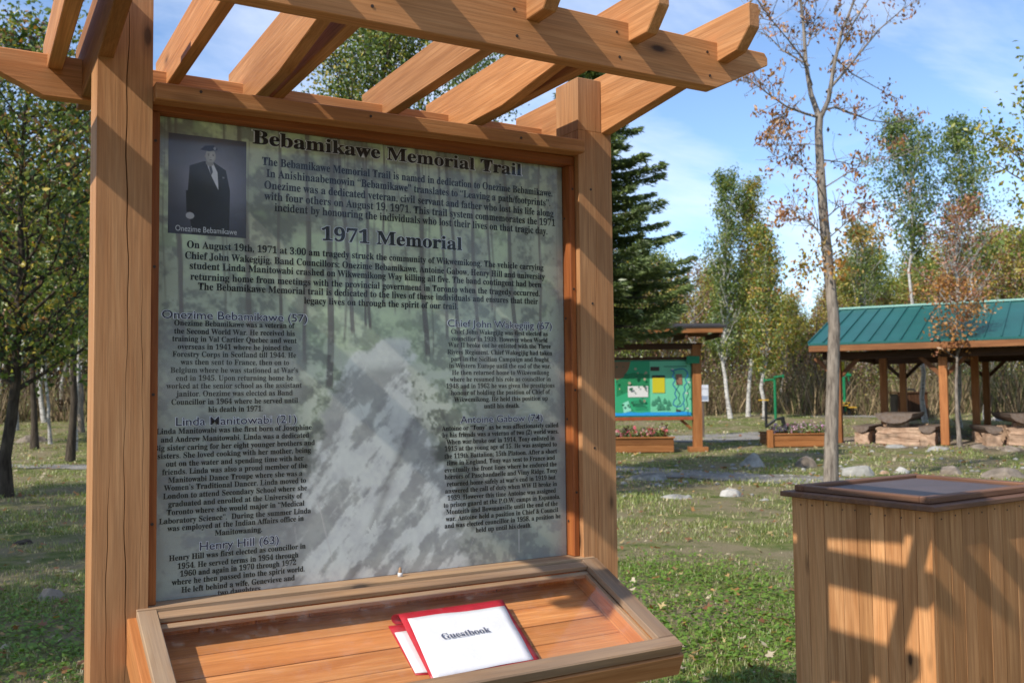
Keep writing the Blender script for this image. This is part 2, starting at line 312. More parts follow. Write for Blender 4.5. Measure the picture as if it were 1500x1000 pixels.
tag(link('grass', grass_mesh(150000, 12, 11, 40, -300, 1800, .040, .008, None), GRASSM), 'lawn grass of the clearing further off', 'grass', kind='stuff')
def clover(N, seed):
    r = np.random.default_rng(seed); cs = [gp(px, py) for px, py in ((960, 910), (1080, 930), (930, 840), (1140, 900), (1040, 850), (60, 970), (20, 900), (110, 935), (1100, 985))]
    c = np.array([(p.x, p.y) for p in cs])[r.integers(0, len(cs), N)] + r.normal(0, .55, (N, 2)); z = gz(c[:, 0], c[:, 1])+.015+.03*r.random(N); s = .010+.010*r.random(N); a = r.random(N)*6.28
    P = np.stack([c[:, 0], c[:, 1], z], 1); A = np.stack([np.cos(a), np.sin(a), .3*r.normal(size=N)], 1)*s[:, None]; B = np.stack([-np.sin(a), np.cos(a), .3*r.normal(size=N)], 1)*s[:, None]
    v = np.stack([P-A, P-B*.8, P+A, P+B*.8], 1).reshape(-1, 3); i = np.arange(N)*4; t = r.random((N, 1)); col = np.array([.085, .17, .018])*(1-t)+np.array([.19, .30, .04])*t
    return npmesh('clover', v, np.stack([i, i+1, i+2, i+3], 1), np.repeat(col, 4, 0))
tag(link('clover', clover(12000, 5), GRASSM), 'low clover patches in the lawn', 'clover', kind='stuff')
def litter(N, seed, d0, d1, px0, px1, s0):
    r = np.random.default_rng(seed); dep = d0*(d1/d0)**r.random(N); px = px0+(px1-px0)*r.random(N); k = (px-750)/FOC*dep; x = CAM.x+_sy*dep+_cy*k; y = CAM.y+_cy*dep-_sy*k; z = gz(x, y)+.018+.02*r.random(N)
    V = []; F = []; C = []; pal = np.array([(.42, .20, .07), (.5, .30, .12), (.30, .12, .05), (.55, .42, .2), (.22, .1, .05), (.6, .5, .36)])
    for j in range(N):
        s = s0*(.4+r.random()*.9); a = r.random()*6.28; tilt = r.normal(0, .35, 2); c = pal[r.integers(0, 6)]*(.7+.5*r.random()); b = len(V); V.append((x[j], y[j], z[j])); m_ = 9
        for q in range(m_):
            rr = s*(1 if q % 2 == 0 else .45)*(.8+.3*r.random()); t = a+q*6.283/m_; ox, oy = rr*math.cos(t), rr*math.sin(t); V.append((x[j]+ox, y[j]+oy, z[j]+tilt[0]*ox+tilt[1]*oy+.25*rr*r.random()))
        F += [(b, b+1+q, b+1+(q+1) % m_) for q in range(m_)]; C += [c]*(m_+1)
    return npmesh('fallen_leaves', V, F, np.array(C))
tag(link('fallen_leaves', litter(3200, 3, 4.2, 16, -500, 1900, .034), LEAF), 'russet and tan fallen leaves lying on the lawn', 'leaves', kind='stuff')
tag(link('fallen_leaves', litter(1400, 4, 15, 40, -200, 1700, .06), LEAF), 'tan leaf litter further across the clearing', 'leaves', kind='stuff')
# ================================================================== the memorial sign
TZ = Matrix.Translation((0, 0, EYE)); W = 1.4048
sign = thing('memorial_sign', 'tall orange cedar pergola sign with printed memorial poster and sloping glazed guestbook case', 'sign', (.7, .07, 0))
def post_mesh(w, d, z0, z1, cracks, notch=None):
    """square post, front face scored by drying cracks: outline rings up the height"""
    V = []; F = []; n = 60; rr = random.Random(5)
    for i in range(n+1):
        z = z0+(z1-z0)*i/n; ring = [(0, 0)]
        for (c0, c1, k0, k1, dp, wd) in cracks:
            t = (z-k0)/(k1-k0); amp = max(0, min(1, min(t, 1-t)*6)) if 0 <= t <= 1 else 0
            cx = c0+(c1-c0)*max(0, min(1, t))+.0035*math.sin(z*7+c0*90)+.0015*math.sin(z*31+c0*50); ww = wd*amp*(.7+.4*math.sin(z*5+c1*40))+.0001
            ring += [(cx-ww, 0), (cx, dp*amp+.00005), (cx+ww, 0)]
        ring += [(w, 0), (w, d), (0, d)]; V += [(z, -y, x) for x, y in ring]; k = len(ring)
    for i in range(n):
        for j in range(k): a = i*k+j; b = i*k+(j+1) % k; F.append((a, b, b+k, a+k))
    bm = bmesh.new(); vs = [bm.verts.new(v) for v in V]
    for f in F: bm.faces.new([vs[q] for q in f])
    bm.faces.new(vs[:k]); bm.faces.new(vs[-k:])
    return tomesh(bm, 'post')
# local X = up, local Z = world x, local Y = -world y
FP = lambda x: frame((x, 0, 0), (0, 0, 1), (1, 0, 0))
link('post', post_mesh(.14, .142, 0, 1.089+EYE, [(.040, .038, .2, 1.45, .008, .0010), (.082, .075, .75, 3.0, .012, .0016), (.118, .121, .3, 2.0, .006, .0008)]), CEDAR_POST, sign, FP(-.14))
pr = link('post', post_mesh(.14, .142, 0, .906+EYE, [(.055, .07, .5, 2.3, .006, .0009)]), CEDAR_POST, sign, FP(W))
box('post_top', (W, 0.0005, .906+EYE), (W+.099, .1415, 1.093+EYE), CEDAR_POST, sign, 'z', b=.002)
Z3 = lambda pts: [(a, b+EYE) for a, b in pts]
# rafters and tapered cross arms run along y
def rafter(x, t, y0, y1, zb, zt, name='rafter', taper=None, tail=True):
    zb0 = zb
    if taper: # bottom edge rises towards the front
        pts = [(y0, zb+taper*(-y0)) if not tail else (y0+.055, zb+taper*(-y0-.055)), (0.0, zb), (y1-.05, zb), (y1, zb+.055), (y1, zt)]
        pts += [(y0, zt), (y0, 1.042)] if tail else [(y0+.12, zt), (y0, 1.05)]
    else: pts = [(y0+.055, zb), (y1-.055, zb), (y1, zb+.06), (y1, zt), (y0, zt), (y0, zb+.062)]
    # X = +y, Z = up, Y = Z x X = -x : origin at x+t
    return prism(name, Z3(pts), t, CEDAR, sign, (x+t, 0, 0), (0, 1, 0), (0, 0, 1), b=.0025)
for x, t in ((-.60, .04), (-.235, .042), (.105, .036), (.435, .038), (.838, .043), (1.174, .038)): rafter(x, t, -.735, .60, .979, 1.112)
rafter(-.14, .04, -.735, .60, .905, 1.112, 'cross_arm', .12); rafter(W+.10, .041, -.735, .60, .905, 1.112, 'cross_arm', .12)
rafter(.346, .040, -.51, .60, .937, 1.1105, 'cross_arm', .10, False); rafter(1.10, .042, -.51, .60, .947, 1.1105, 'cross_arm', .115, False)
prism('front_beam', Z3([(-.30, .888), (1.50, .897), (1.713, 1.000), (1.713, 1.022), (1.70, 1.038), (-.70, 1.028), (-.72, 1.0)]), .05, CEDAR, sign, (0, -.60, 0), (1, 0, 0), (0, 0, 1), b=.003)
prism('rear_beam', Z3([(-.245, .893), (1.40, .893), (1.56, .96), (1.56, 1.022), (-.50, 1.022), (-.50, 1.01)]), .045, CEDAR, sign, (0, .40, 0), (1, 0, 0), (0, 0, 1), b=.003)
# header, frame and sill round the poster
prism('header_rail', Z3([(0.001, .800), (W+.002, .817), (W+.002, .861), (0.001, .846)]), .092, CEDAR, sign, (0, -.04, 0), (1, 0, 0), (0, 0, 1))
box('frame_strip', (.001, .0225, .784+EYE), (W-.001, .0716, .816+EYE), CEDAR_RED, sign, 'x')
box('frame_strip', (.0005, .0228, -.568+EYE), (.024, .0714, .7835+EYE), CEDAR_RED, sign, 'z')
box('frame_strip', (W-.024, .0228, -.568+EYE), (W-.0005, .0714, .7835+EYE), CEDAR_RED, sign, 'z')
box('sill', (-.03, -.011, -.600+EYE), (1.442, .0714, -.568+EYE), RAIL_L, sign, 'x', b=.002)
box('backing_board', (.001, .0725, -.75+EYE), (W-.001, .092, .80+EYE), BROWNW, sign, 'x')
for i in range(5): box('skirt_board', (.0015, .02, -1.0+EYE-.13*i+.002), (W-.0015, .045, -.872+EYE-.13*i), CEDAR, sign, 'x')
# ---- the poster: a forest trail printed in muted colours
def poster():
    n, m_ = 400, 400; V, U = np.mgrid[0:1:n*1j, 0:1:m_*1j]  # V down, U right
    f1 = fbm(n, m_, 5, 5, 1); f2 = fbm(n, m_, 26, 26, 20, 4, .7); f3 = fbm(n, m_, 16, 16, 40, 4, .6); f4 = fbm(n, m_, 8, 12, 60, 4, .6)
    C = np.zeros((n, m_, 3)); leafy = np.clip((f2-.46)*7+.5, 0, 1)[..., None]
    C[:] = np.array([.20, .23, .20])*(1-leafy)+np.array([.50, .58, .44])*leafy; C *= (.45+1.15*f1)[..., None]
    hot = np.clip((f3-.52)*7, 0, 1)*np.clip(1.2-V*1.6, 0, 1); C += hot[..., None]*np.array([.20, .30, .13])
    gl = np.exp(-(((U-.50)/.17)**2+((V-.37)/.13)**2)); C = C*(1-.3*gl[..., None])+gl[..., None]*np.array([.30, .38, .26])*(.5+f2[..., None])
    r = np.random.default_rng(8)   # trunks
    T = [(.372, .0085, .575), (.408, .004, .47), (.315, .005, .52), (.430, .006, .45), (.470, .005, .44), (.612, .0075, .50), (.628, .003, .5), (.668, .005, .46), (.71, .006, .60), (.26, .005, .5), (.75, .006, .5), (.20, .007, .5), (.80, .004, .5), (.14, .004, .45), (.86, .007, .5), (.93, .005, .45), (.57, .003, .40), (.53, .0025, .40), (.06, .006, .5)]+[(r.random(), .002+.003*r.random(), .35+.1*r.random()) for _ in range(16)]
    for u0, w, v1 in T:
        ln = r.normal(.02, .03); c = np.array([.11, .09, .09])*(.75+.6*r.random()); d = np.abs(U-(u0+ln*(V-v1)+.0025*np.sin(V*18+u0*50))); k = np.clip((w*(.8+.5*V)-d)/.0022, 0, 1)*np.clip((v1-V)/.012, 0, 1)*(.93 if w > .004 else .6); C = C*(1-k[..., None])+c*k[..., None]
    # pale leaf-strewn path winding towards the viewer
    PL_ = [(.450, .520), (.468, .485), (.505, .430), (.545, .405), (.618, .375), (.694, .330), (.768, .300), (.856, .26), (.956, .21), (1.03, .19)]; PR_ = [(.442, .552), (.494, .560), (.558, .566), (.623, .580), (.689, .620), (.755, .66), (.82, .70), (.882, .71), (.942, .72), (1.0, .74)]
    xl = np.interp(V, [q[0] for q in PL_], [q[1] for q in PL_]); xr = np.interp(V, [q[0] for q in PR_], [q[1] for q in PR_]); ed = (f3-.5)*.07+(f2-.5)*.07; near_ = np.clip(1-np.minimum(abs(U-xl), abs(U-xr))/.10, 0, 1)*np.clip((V-.45)*10, 0, 1); C *= (1-.38*near_)[..., None]; sf_ = .016+.06*np.clip((V-.55)*2, 0, 1)
    k = np.clip((U-xl+ed)/sf_+.5, 0, 1)*np.clip((xr-U+ed)/sf_+.5, 0, 1)*np.clip((V-.448)/.012, 0, 1)*.88
    # light and dark dapples lie across the path in slanting streaks
    s1 = U*1.0+V*.75; A_ = vnoise(n, m_, 7, 7, 77); G6 = fbm(700, 700, 46, 13, 91, 5, .6); ia = np.clip((U+.8*V)/1.8*699, 0, 699).astype(int); ib = np.clip((V-.55*U+.55)/1.55*699, 0, 699).astype(int); g6 = G6[ib, ia]; sl = .35*np.sin(s1*30+A_*9+np.sin(V*19)*1.6)+11*(g6-.5)+2.8*(f2-.5); lit = np.clip((sl+.50)*.8, 0, 1)
    pc = np.array([.40, .41, .43])*(1-lit[..., None])+np.array([.80, .84, .86])*lit[..., None]; top = np.clip((.535-V)/.03, 0, 1)[..., None]; pc = pc*(1-top)+np.array([.86, .90, .90])*top; pc *= (.82+.36*f2[..., None])
    C = C*(1-k[..., None])+pc*k[..., None]
    rut = np.exp(-((U-(.585-.42*(V-.62)))/.012)**2)*(V > .64)*(f3 > .42); C = C*(1-.55*rut[..., None])+np.array([.17, .16, .17])*.55*rut[..., None]
    sp = np.clip((f2-.50)*12, 0, 1)*np.clip((V-.42)*6, 0, 1)*np.clip(1.25-abs(U-.52)*3.2, 0, 1)*(1-k); C = C*(1-sp[..., None]*.85)+np.array([.78, .84, .76])*sp[..., None]*.85
    dk = np.clip((.46-f3)*9, 0, 1)*np.clip((V-.46)*6, 0, 1)*(1-k); C = C*(1-.5*dk[..., None])
    def veil(u0, u1, v0, v1, a, col, s=.02):
        nonlocal C
        q = np.clip((U-u0)/s, 0, 1)*np.clip((u1-U)/s, 0, 1)*np.clip((V-v0)/s, 0, 1)*np.clip((v1-V)/s, 0, 1)*a; C = C*(1-q[..., None])+np.array(col)*q[..., None]
    veil(-.1, .33, .40, 1.1, .72, (.25, .265, .285), .05); veil(.70, 1.1, .42, 1.1, .55, (.27, .28, .295), .05); veil(-.1, 1.1, -.1, 1.1, .22, (.36, .38, .385)); veil(-.1, 1.1, -.1, .42, .22, (.30, .32, .29), .05); veil(.95, 1.1, -.1, 1.1, .6, (.32, .33, .34), .04)
    # reddish scuffs and pale scratches in the plastic
    r = np.random.default_rng(3)
    for _ in range(16):
        u0, v0, a, L = r.random(), r.random(), r.normal(1.5, .35), .02+.07*r.random()
        for (uu, vv0, aa, LL) in ((u0, v0, a, L),):
            du, dv = math.cos(aa), math.sin(aa); s = (U-uu)*du+(V-vv0)*dv; d = np.abs(-(U-uu)*dv+(V-vv0)*du); q = np.clip((.0016-d)/.0012, 0, 1)*((s > 0) & (s < LL))*.45; C = C*(1-q[..., None])+np.array([.5, .5, .5])*q[..., None]
    for (uu, vv0, aa, LL) in ((.345, .82, 1.33, .14), (.86, .9, 1.57, .08), (.26, .97, 5.4, .06)):
        du, dv = math.cos(aa), math.sin(aa); s = (U-uu)*du+(V-vv0)*dv; d = np.abs(-(U-uu)*dv+(V-vv0)*du); q = np.clip((.0022-d)/.0014, 0, 1)*((s > 0) & (s < LL))*.7; C = C*(1-q[..., None])+np.array([.6, .6, .6])*q[..., None]
    x0, x1, z1, z0 = .0242, W-.0242, .7838+EYE, -.5678+EYE
    v = np.stack([x0+(x1-x0)*U, np.full_like(U, .0718), z1+(z0-z1)*V], -1).reshape(-1, 3); i = np.arange(n-1)[:, None]*m_+np.arange(m_-1)[None, :]; i = i.ravel()
    return npmesh('poster', v, np.stack([i, i+m_, i+m_+1, i+1], 1), np.clip(C*np.array([1.05, 1.0, .93]), 0, 1).reshape(-1, 3))
pos = link('poster', poster(), PRINT, sign)
def portrait():
    n, m_ = 200, 152; V, U = np.mgrid[0:1:n*1j, 0:1:m_*1j]; f = fbm(n, m_, 4, 5, 9); C = np.zeros((n, m_, 3)); g = np.exp(-(((U-.55)/.42)**2+((V-.42)/.34)**2)); C[:] = (np.array([.035, .035, .05])+g[..., None]*np.array([.17, .165, .20]))*(.8+.4*f[..., None])
    X = U*.219; Y = V*.286  # metres from the top left
    def put(mask, c, a=1.0):
        nonlocal C
        k = np.clip(mask, 0, 1)*a; C = C*(1-k[..., None])+np.array(c)*k[..., None]
    el = lambda cx, cy, rx, ry, s=.08: (1-np.sqrt(((X-cx)/rx)**2+((Y-cy)/ry)**2))/s
    def poly(P, s=.0012):
        P = np.array(P); d = np.full(X.shape, 1e9)
        for i in range(len(P)):
            a = P[i]; b = P[(i+1) % len(P)]; e = b-a; nrm = np.array([e[1], -e[0]])/np.hypot(*e); d = np.minimum(d, -((X-a[0])*nrm[0]+(Y-a[1])*nrm[1]))
        return d/s+.5
    S = (.013, .012, .016)
    put(poly([(.058, .088), (.098, .071), (.125, .071), (.160, .092), (.172, .15), (.170, .286), (.066, .286), (.052, .18)]), S)
    put(poly([(.048, .16), (.072, .16), (.074, .225), (.050, .222)]), S); put(el(.060, .232, .012, .010), (.30, .29, .30))
    put(poly([(.099, .072), (.122, .071), (.136, .10), (.139, .150), (.134, .152), (.118, .11)]), (.48, .48, .52)); put(poly([(.110, .078), (.118, .078), (.123, .10), (.118, .112)]), (.05, .05, .07))
    put(poly([(.104, .060), (.126, .060), (.124, .080), (.113, .086), (.103, .078)]), (.20, .19, .19))
    put(el(.1165, .054, .0150, .0215), (.27, .255, .25)); put(el(.120, .056, .009, .015, .4), (.36, .34, .34), .7)
    for ex in (.1105, .1235): put(el(ex, .0525, .0028, .0015, .5), (.04, .04, .05)); put(el(ex, .0488, .0036, .0009, .5), (.06, .05, .05))
    put(el(.1170, .058, .0022, .0035, .5), (.20, .18, .18), .6); put(el(.1170, .0655, .0052, .0014, .5), (.09, .07, .07)); put(el(.1005, .056, .0022, .004, .4), (.22, .2, .2)); put(el(.1165, .0735, .008, .003, .6), (.17, .16, .16), .6)
    put(poly([(.086, .040), (.100, .026), (.125, .022), (.136, .032), (.134, .043), (.112, .041), (.092, .046)]), (.018, .02, .045)); put(el(.128, .031, .0045, .0055, .3), (.20, .20, .24))
    put(poly([(.150, .112), (.156, .112), (.156, .116), (.150, .116)]), (.15, .15, .16))
    e = np.minimum(np.minimum(X, .219-X), np.minimum(Y, .286-Y)); 
    v = np.stack([.055+X, np.full_like(U, .0712), .740+EYE-Y], -1).reshape(-1, 3); i = (np.arange(n-1)[:, None]*m_+np.arange(m_-1)[None, :]).ravel()
    C = C*1.5+.012; return npmesh('portrait', v, np.stack([i, i+m_, i+m_+1, i+1], 1), np.clip(C, 0, 1).reshape(-1, 3))
link('portrait_print', portrait(), PRINT, pos)
# ---- lettering
def serif(s):
    o = ''
    for c in s:
        if 'A' <= c <= 'Z': o += chr(0x1D400+ord(c)-65)
        elif 'a' <= c <= 'z': o += chr(0x1D41A+ord(c)-97)
        elif '0' <= c <= '9': o += chr(0x1D7CE+ord(c)-48)
        else: o += c
    return o
def glyphs(txt, offset=0.0, res=3):
    cu = bpy.data.curves.new('t', 'FONT'); cu.body = txt; cu.offset = offset; cu.resolution_u = res; o = bpy.data.objects.new('t', cu); COL.objects.link(o)
    dg = bpy.context.evaluated_depsgraph_get(); me = bpy.data.meshes.new_from_object(o.evaluated_get(dg)); bpy.data.objects.remove(o)
    v = np.zeros(len(me.vertices)*3, np.float32); me.vertices.foreach_get('co', v); fs = [tuple(p.vertices) for p in me.polygons]; bpy.data.meshes.remove(me); return v.reshape(-1, 3), fs
def lettering(name, lines, mat, offset, cap, M=None, parent=None, y=.0708, font=serif, grow=0.0):
    """lines: (text, centre x, width, baseline z); every line is set to its own width"""
    V = []; F = []
    for txt, cx, wd, z, hh in lines:
        v, f = glyphs(font(txt), offset); lo, hi = v[:, 0].min(), v[:, 0].max(); v0 = v[:, :2].copy(); k = wd/(hi-lo); b = len(V)
        V += [(cx-wd/2+(p[0]-lo)*k, y, z+EYE+p[1]*hh) for p in v0]; F += [tuple(b+i for i in q) for q in f]
    me = bpy.data.meshes.new(name); me.from_pydata(V, [], F); me.materials.append(mat); return link(name, me, None, parent, M)
TEXT = [
    ('T', 'Bebamikawe Memorial Trail', 0.7540, 0.924, 0.7380),
    ('B', 'The Bebamikawe Memorial Trail is named in dedication to Onezime Bebamikawe.', 0.8300, 1.020, 0.6770),
    ('B', 'In Anishinaabemowin “Bebamikawe” translates to “Leaving a path/footprints”.', 0.8320, 0.998, 0.6420),
    ('B', 'Onezime was a dedicated veteran, civil servant and father who lost his life along', 0.8355, 1.017, 0.6065),
    ('B', 'with four others on August 19, 1971. This trail system commemorates the 1971', 0.8385, 1.023, 0.5735),
    ('B', 'incident by honouring the individuals who lost their lives on that tragic day.', 0.8380, 0.960, 0.5420),
    ('T', '1971 Memorial', 0.7435, 0.481, 0.4655),
    ('B', 'On August 19th, 1971 at 3:00 am tragedy struck the community of Wikwemikong. The vehicle carrying', 0.7035, 1.193, 0.4155),
    ('B', 'Chief John Wakegijig, Band Councillors; Onezime Bebamikawe, Antoine Gabow, Henry Hill and university', 0.7035, 1.203, 0.3840),
    ('B', 'student Linda Manitowabi crashed on Wikwemikong Way killing all five. The band contingent had been', 0.7025, 1.175, 0.3555),
    ('B', 'returning home from meetings with the provincial government in Toronto when the tragedy occurred.', 0.7005, 1.167, 0.3245),
    ('B', 'The Bebamikawe Memorial trail is dedicated to the lives of these individuals and ensures that their', 0.7070, 1.138, 0.2970),
    ('B', 'legacy lives on through the spirit of our trail.', 0.7075, 0.519, 0.2685),
    ('H', 'Onezime Bebamikawe (57)', 0.2495, 0.417, 0.2130),
    ('B', 'Onezime Bebamikawe was a veteran of', 0.2470, 0.346, 0.1935),
    ('B', 'the Second World War. He received his', 0.2470, 0.346, 0.1705),
    ('B', 'training in Val Cartier Quebec and went', 0.2475, 0.357, 0.1490),
    ('B', 'overseas in 1941 where he joined the', 0.2475, 0.327, 0.1270),
    ('B', 'Forestry Corps in Scotland till 1944. He', 0.2470, 0.354, 0.1055),
    ('B', 'was then sent to France, then on to', 0.2475, 0.311, 0.0835),
    ('B', 'Belgium where he was stationed at War’s', 0.2475, 0.365, 0.0605),
    ('B', 'end in 1945. Upon returning home he', 0.2475, 0.335, 0.0380),
    ('B', 'worked at the senior school as the assistant', 0.2480, 0.388, 0.0160),
    ('B', 'janitor. Onezime was elected as Band', 0.2470, 0.334, -0.0060),
    ('B', 'Councillor in 1964 where he served until', 0.2490, 0.362, -0.0290),
    ('B', 'his death in 1971.', 0.2470, 0.156, -0.0515),
    ('H', 'Linda Manitowabi (21)', 0.2530, 0.344, -0.0880),
    ('B', 'Linda Manitowabi was the first born of Josephine', 0.2505, 0.443, -0.1100),
    ('B', 'and Andrew Manitowabi. Linda was a dedicated', 0.2525, 0.423, -0.1330),
    ('B', 'Big sister caring for her eight younger brothers and', 0.2520, 0.460, -0.1560),
    ('B', 'sisters. She loved cooking with her mother, being', 0.2515, 0.437, -0.1780),
    ('B', 'out on the water and spending time with her', 0.2515, 0.393, -0.2005),
    ('B', 'friends. Linda was also a proud member of the', 0.2520, 0.414, -0.2230),
    ('B', 'Manitowabi Dance Troupe where she was a', 0.2525, 0.383, -0.2455),
    ('B', 'Women’s Traditional Dancer. Linda moved to', 0.2525, 0.405, -0.2670),
    ('B', 'London to attend Secondary School where she', 0.2530, 0.410, -0.2895),
    ('B', 'graduated and enrolled at the University of', 0.2530, 0.382, -0.3120),
    ('B', 'Toronto where she would major in “Medical', 0.2540, 0.392, -0.3345),
    ('B', 'Laboratory Science”.  During the summer Linda', 0.2540, 0.432, -0.3580),
    ('B', 'was employed at the Indian Affairs office in', 0.2540, 0.388, -0.3790),
    ('B', 'Manitowaning.', 0.2565, 0.135, -0.4015),
    ('H', 'Henry Hill (63)', 0.2605, 0.225, -0.4395),
    ('B', 'Henry Hill was first elected as councillor in', 0.2595, 0.389, -0.4610),
    ('B', '1954. He served terms in 1954 through', 0.2600, 0.344, -0.4850),
    ('B', '1960 and again in 1970 through 1972', 0.2600, 0.330, -0.5065),
    ('B', 'where he then passed into the spirit world.', 0.2620, 0.378, -0.5280),
    ('B', 'He left behind a wife, Genevieve and', 0.2600, 0.322, -0.5510),
    ('B', 'two daughters.', 0.2610, 0.126, -0.5705),
    ('H', 'Chief John Wakegijig (67)', 1.1300, 0.402, 0.2115),
    ('B', 'Chief John Wakegijig was first elected as', 1.1275, 0.373, 0.1880),
    ('B', 'councillor in 1939. However when World', 1.1280, 0.370, 0.1655),
    ('B', 'War II broke out he enlisted with the Three', 1.1280, 0.396, 0.1445),
    ('B', 'Rivers Regiment. Chief Wakegijig had taken', 1.1290, 0.404, 0.1215),
    ('B', 'part in the Sicilian Campaign and fought', 1.1285, 0.377, 0.0990),
    ('B', 'in Western Europe until the end of the war.', 1.1290, 0.392, 0.0765),
    ('B', 'He then returned home to Wikwemikong', 1.1300, 0.374, 0.0540),
    ('B', 'where he resumed his role as councillor in', 1.1295, 0.389, 0.0320),
    ('B', '1948 and in 1962 he was given the prestigious', 1.1305, 0.417, 0.0100),
    ('B', 'honour of holding the position of Chief of', 1.1300, 0.382, -0.0120),
    ('B', 'Wikwemikong. He held this position up', 1.1305, 0.361, -0.0340),
    ('B', 'until his death.', 1.1295, 0.137, -0.0570),
    ('H', 'Antoine Gabow (74)', 1.1310, 0.316, -0.1040),
    ('B', 'Antoine or “Tony” as he was affectionately called', 1.1290, 0.448, -0.1270),
    ('B', 'by his friends was a veteran of two (2) world wars.', 1.1300, 0.446, -0.1485),
    ('B', 'When war broke out in 1914, Tony enlisted in', 1.1290, 0.416, -0.1710),
    ('B', '1915 at the young age of 15. He was assigned to', 1.1300, 0.430, -0.1925),
    ('B', 'the 119th Battalion; 15th Platoon. After a short', 1.1300, 0.432, -0.2165),
    ('B', 'time in England, Tony was sent to France and', 1.1295, 0.415, -0.2385),
    ('B', 'eventually the front lines where he endured the', 1.1290, 0.430, -0.2610),
    ('B', 'horrors of Paschandaelle and Vimy Ridge. Tony', 1.1305, 0.433, -0.2830),
    ('B', 'returned home safely at war’s end in 1919 but', 1.1305, 0.417, -0.3060),
    ('B', 'answered the call of duty when WW II broke in', 1.1300, 0.428, -0.3285),
    ('B', '1939. However this time Antoine was assigned', 1.1315, 0.415, -0.3510),
    ('B', 'to prison guard at the P.O.W. camps in Espanola,', 1.1330, 0.446, -0.3730),
    ('B', 'Monteith and Bowmanville until the end of the', 1.1325, 0.427, -0.3955),
    ('B', 'war. Antoine held a position in Chief & Council', 1.1320, 0.430, -0.4175),
    ('B', 'and was elected councillor in 1958, a position he', 1.1350, 0.444, -0.4395),
    ('B', 'held up until his death.', 1.1325, 0.213, -0.4615),
]

def rows(kind, n0, n1): return [t for t in TEXT[n0:n1] if t[0] == kind]
hts = lambda k, cx, w: .0
def setline(t, em): return (t[1], t[2], t[3], t[4], em)
T_ = [setline(t, .059 if i == 0 else .060) for i, t in enumerate([t for t in TEXT if t[0] == 'T'])]
H_ = [setline(t, .0335) for t in TEXT if t[0] == 'H']
Bs = [t for t in TEXT if t[0] == 'B']
B_ = [setline(t, .0345 if i < 5 else (.0295 if i < 11 else .0225)) for i, t in enumerate(Bs)]
for q in T_:
    lettering('title_lettering', [q], INK, .014, 0, parent=pos, y=.0702); lettering('title_outline', [(q[0], q[1], q[2]*1.008, q[3], q[4])], INK_L, .038, 0, parent=pos, y=.0708)
for q in H_:
    lettering('heading_lettering', [q], INK_B, .006, 0, parent=pos, y=.0702, font=lambda s: s); lettering('heading_outline', [(q[0], q[1], q[2]*1.012, q[3], q[4])], INK_L, .040, 0, parent=pos, y=.0708, font=lambda s: s)
cuts = [0, 5, 11, 23, len(Bs)]
bl = [B_[:5], B_[5:11]]; rest = B_[11:]; cur = [rest[0]]
for q in rest[1:]:
    if abs(q[3]-cur[-1][3]) > .03: bl.append(cur); cur = [q]
    else: cur.append(q)
bl.append(cur)
for q in bl: lettering('paragraph_lettering', q, INK, .010, 0, parent=pos, y=.0705)
lettering('caption_lettering', [('Onezime Bebamikawe', .161, .172, .462, .0235)], INK_W, 0, 0, parent=pos, y=.0702, font=lambda s: s)
box('acrylic_pane', (.0242, .0620, -.567+EYE), (W-.0242, .0650, .7836+EYE), PANE, sign, 'x', b=0)
for x, z in ((W-.012, .52), (W-.012, -.36), (.012, .3)): pass
# ---- sloping glazed case on the front
TT = math.atan(.435); CASE = Matrix.Translation((0, 0, -.565+EYE)) @ Matrix.Rotation(TT, 4, 'X')
case = link('display_case', None, None, sign, CASE)
def cb(name, lo, hi, mat, g='x', b=.002): return box(name, lo, hi, mat, case, g, CASE, b)
cb('lid_rail', (-.030, -.452, -.022), (.020, -.014, 0), RAIL_L, 'y'); cb('lid_rail', (1.388, -.452, -.022), (1.448, -.014, 0), RAIL, 'y')
cb('lid_rail', (-.038, -.500, -.034), (1.450, -.4525, .001), RAIL, 'x', .004); cb('lid_rail', (.0205, -.052, -.020), (1.3875, -.022, -.003), RAIL, 'x')
cb('glazing_bead', (.0205, -.072, -.036), (1.3875, -.0525, -.021), RAIL_L, 'x'); cb('glazing_bead', (1.372, -.4515, -.036), (1.3875, -.0725, -.0215), RAIL_L, 'y')
cb('side_wall', (-.052, -.50, -.135), (-.020, .0, -.0225), CEDAR_FLOOR, 'y'); cb('side_wall', (1.400, -.468, -.12), (1.455, .0, -.0225), CEDAR_FLOOR, 'y')
cb('side_lining', (1.376, -.468, -.105), (1.3995, -.01, -.037), CEDAR_FLOOR, 'y')
cb('front_board', (-.050, -.505, -.110), (1.462, -.470, -.0355), CEDAR, 'x', .004)
for i in range(9):
    x0 = -.018+i*.156; cb('back_board', (x0, -.016, -.105), (min(x0+.154, 1.399), .006, -.022), CEDAR_FLOOR, 'z')
ys = [-.468, -.385, -.298, -.208, -.118, -.005]
for i in range(5): cb('floor_board', (-.019, ys[i]+.0012, -.112), (1.3755, ys[i+1]-.0012, -.088+(.0008 if i % 2 else 0)), CEDAR_FLOOR, 'x', .0015)
cb('acrylic_lid', (.0, -.46, -.0212), (1.39, -.02, -.0182), PANE, 'x', 0)
for x in (.01, 1.40): cb('bracket', (x, -.05, -.30), (x+.04, -.01, -.137), CEDAR, 'z')
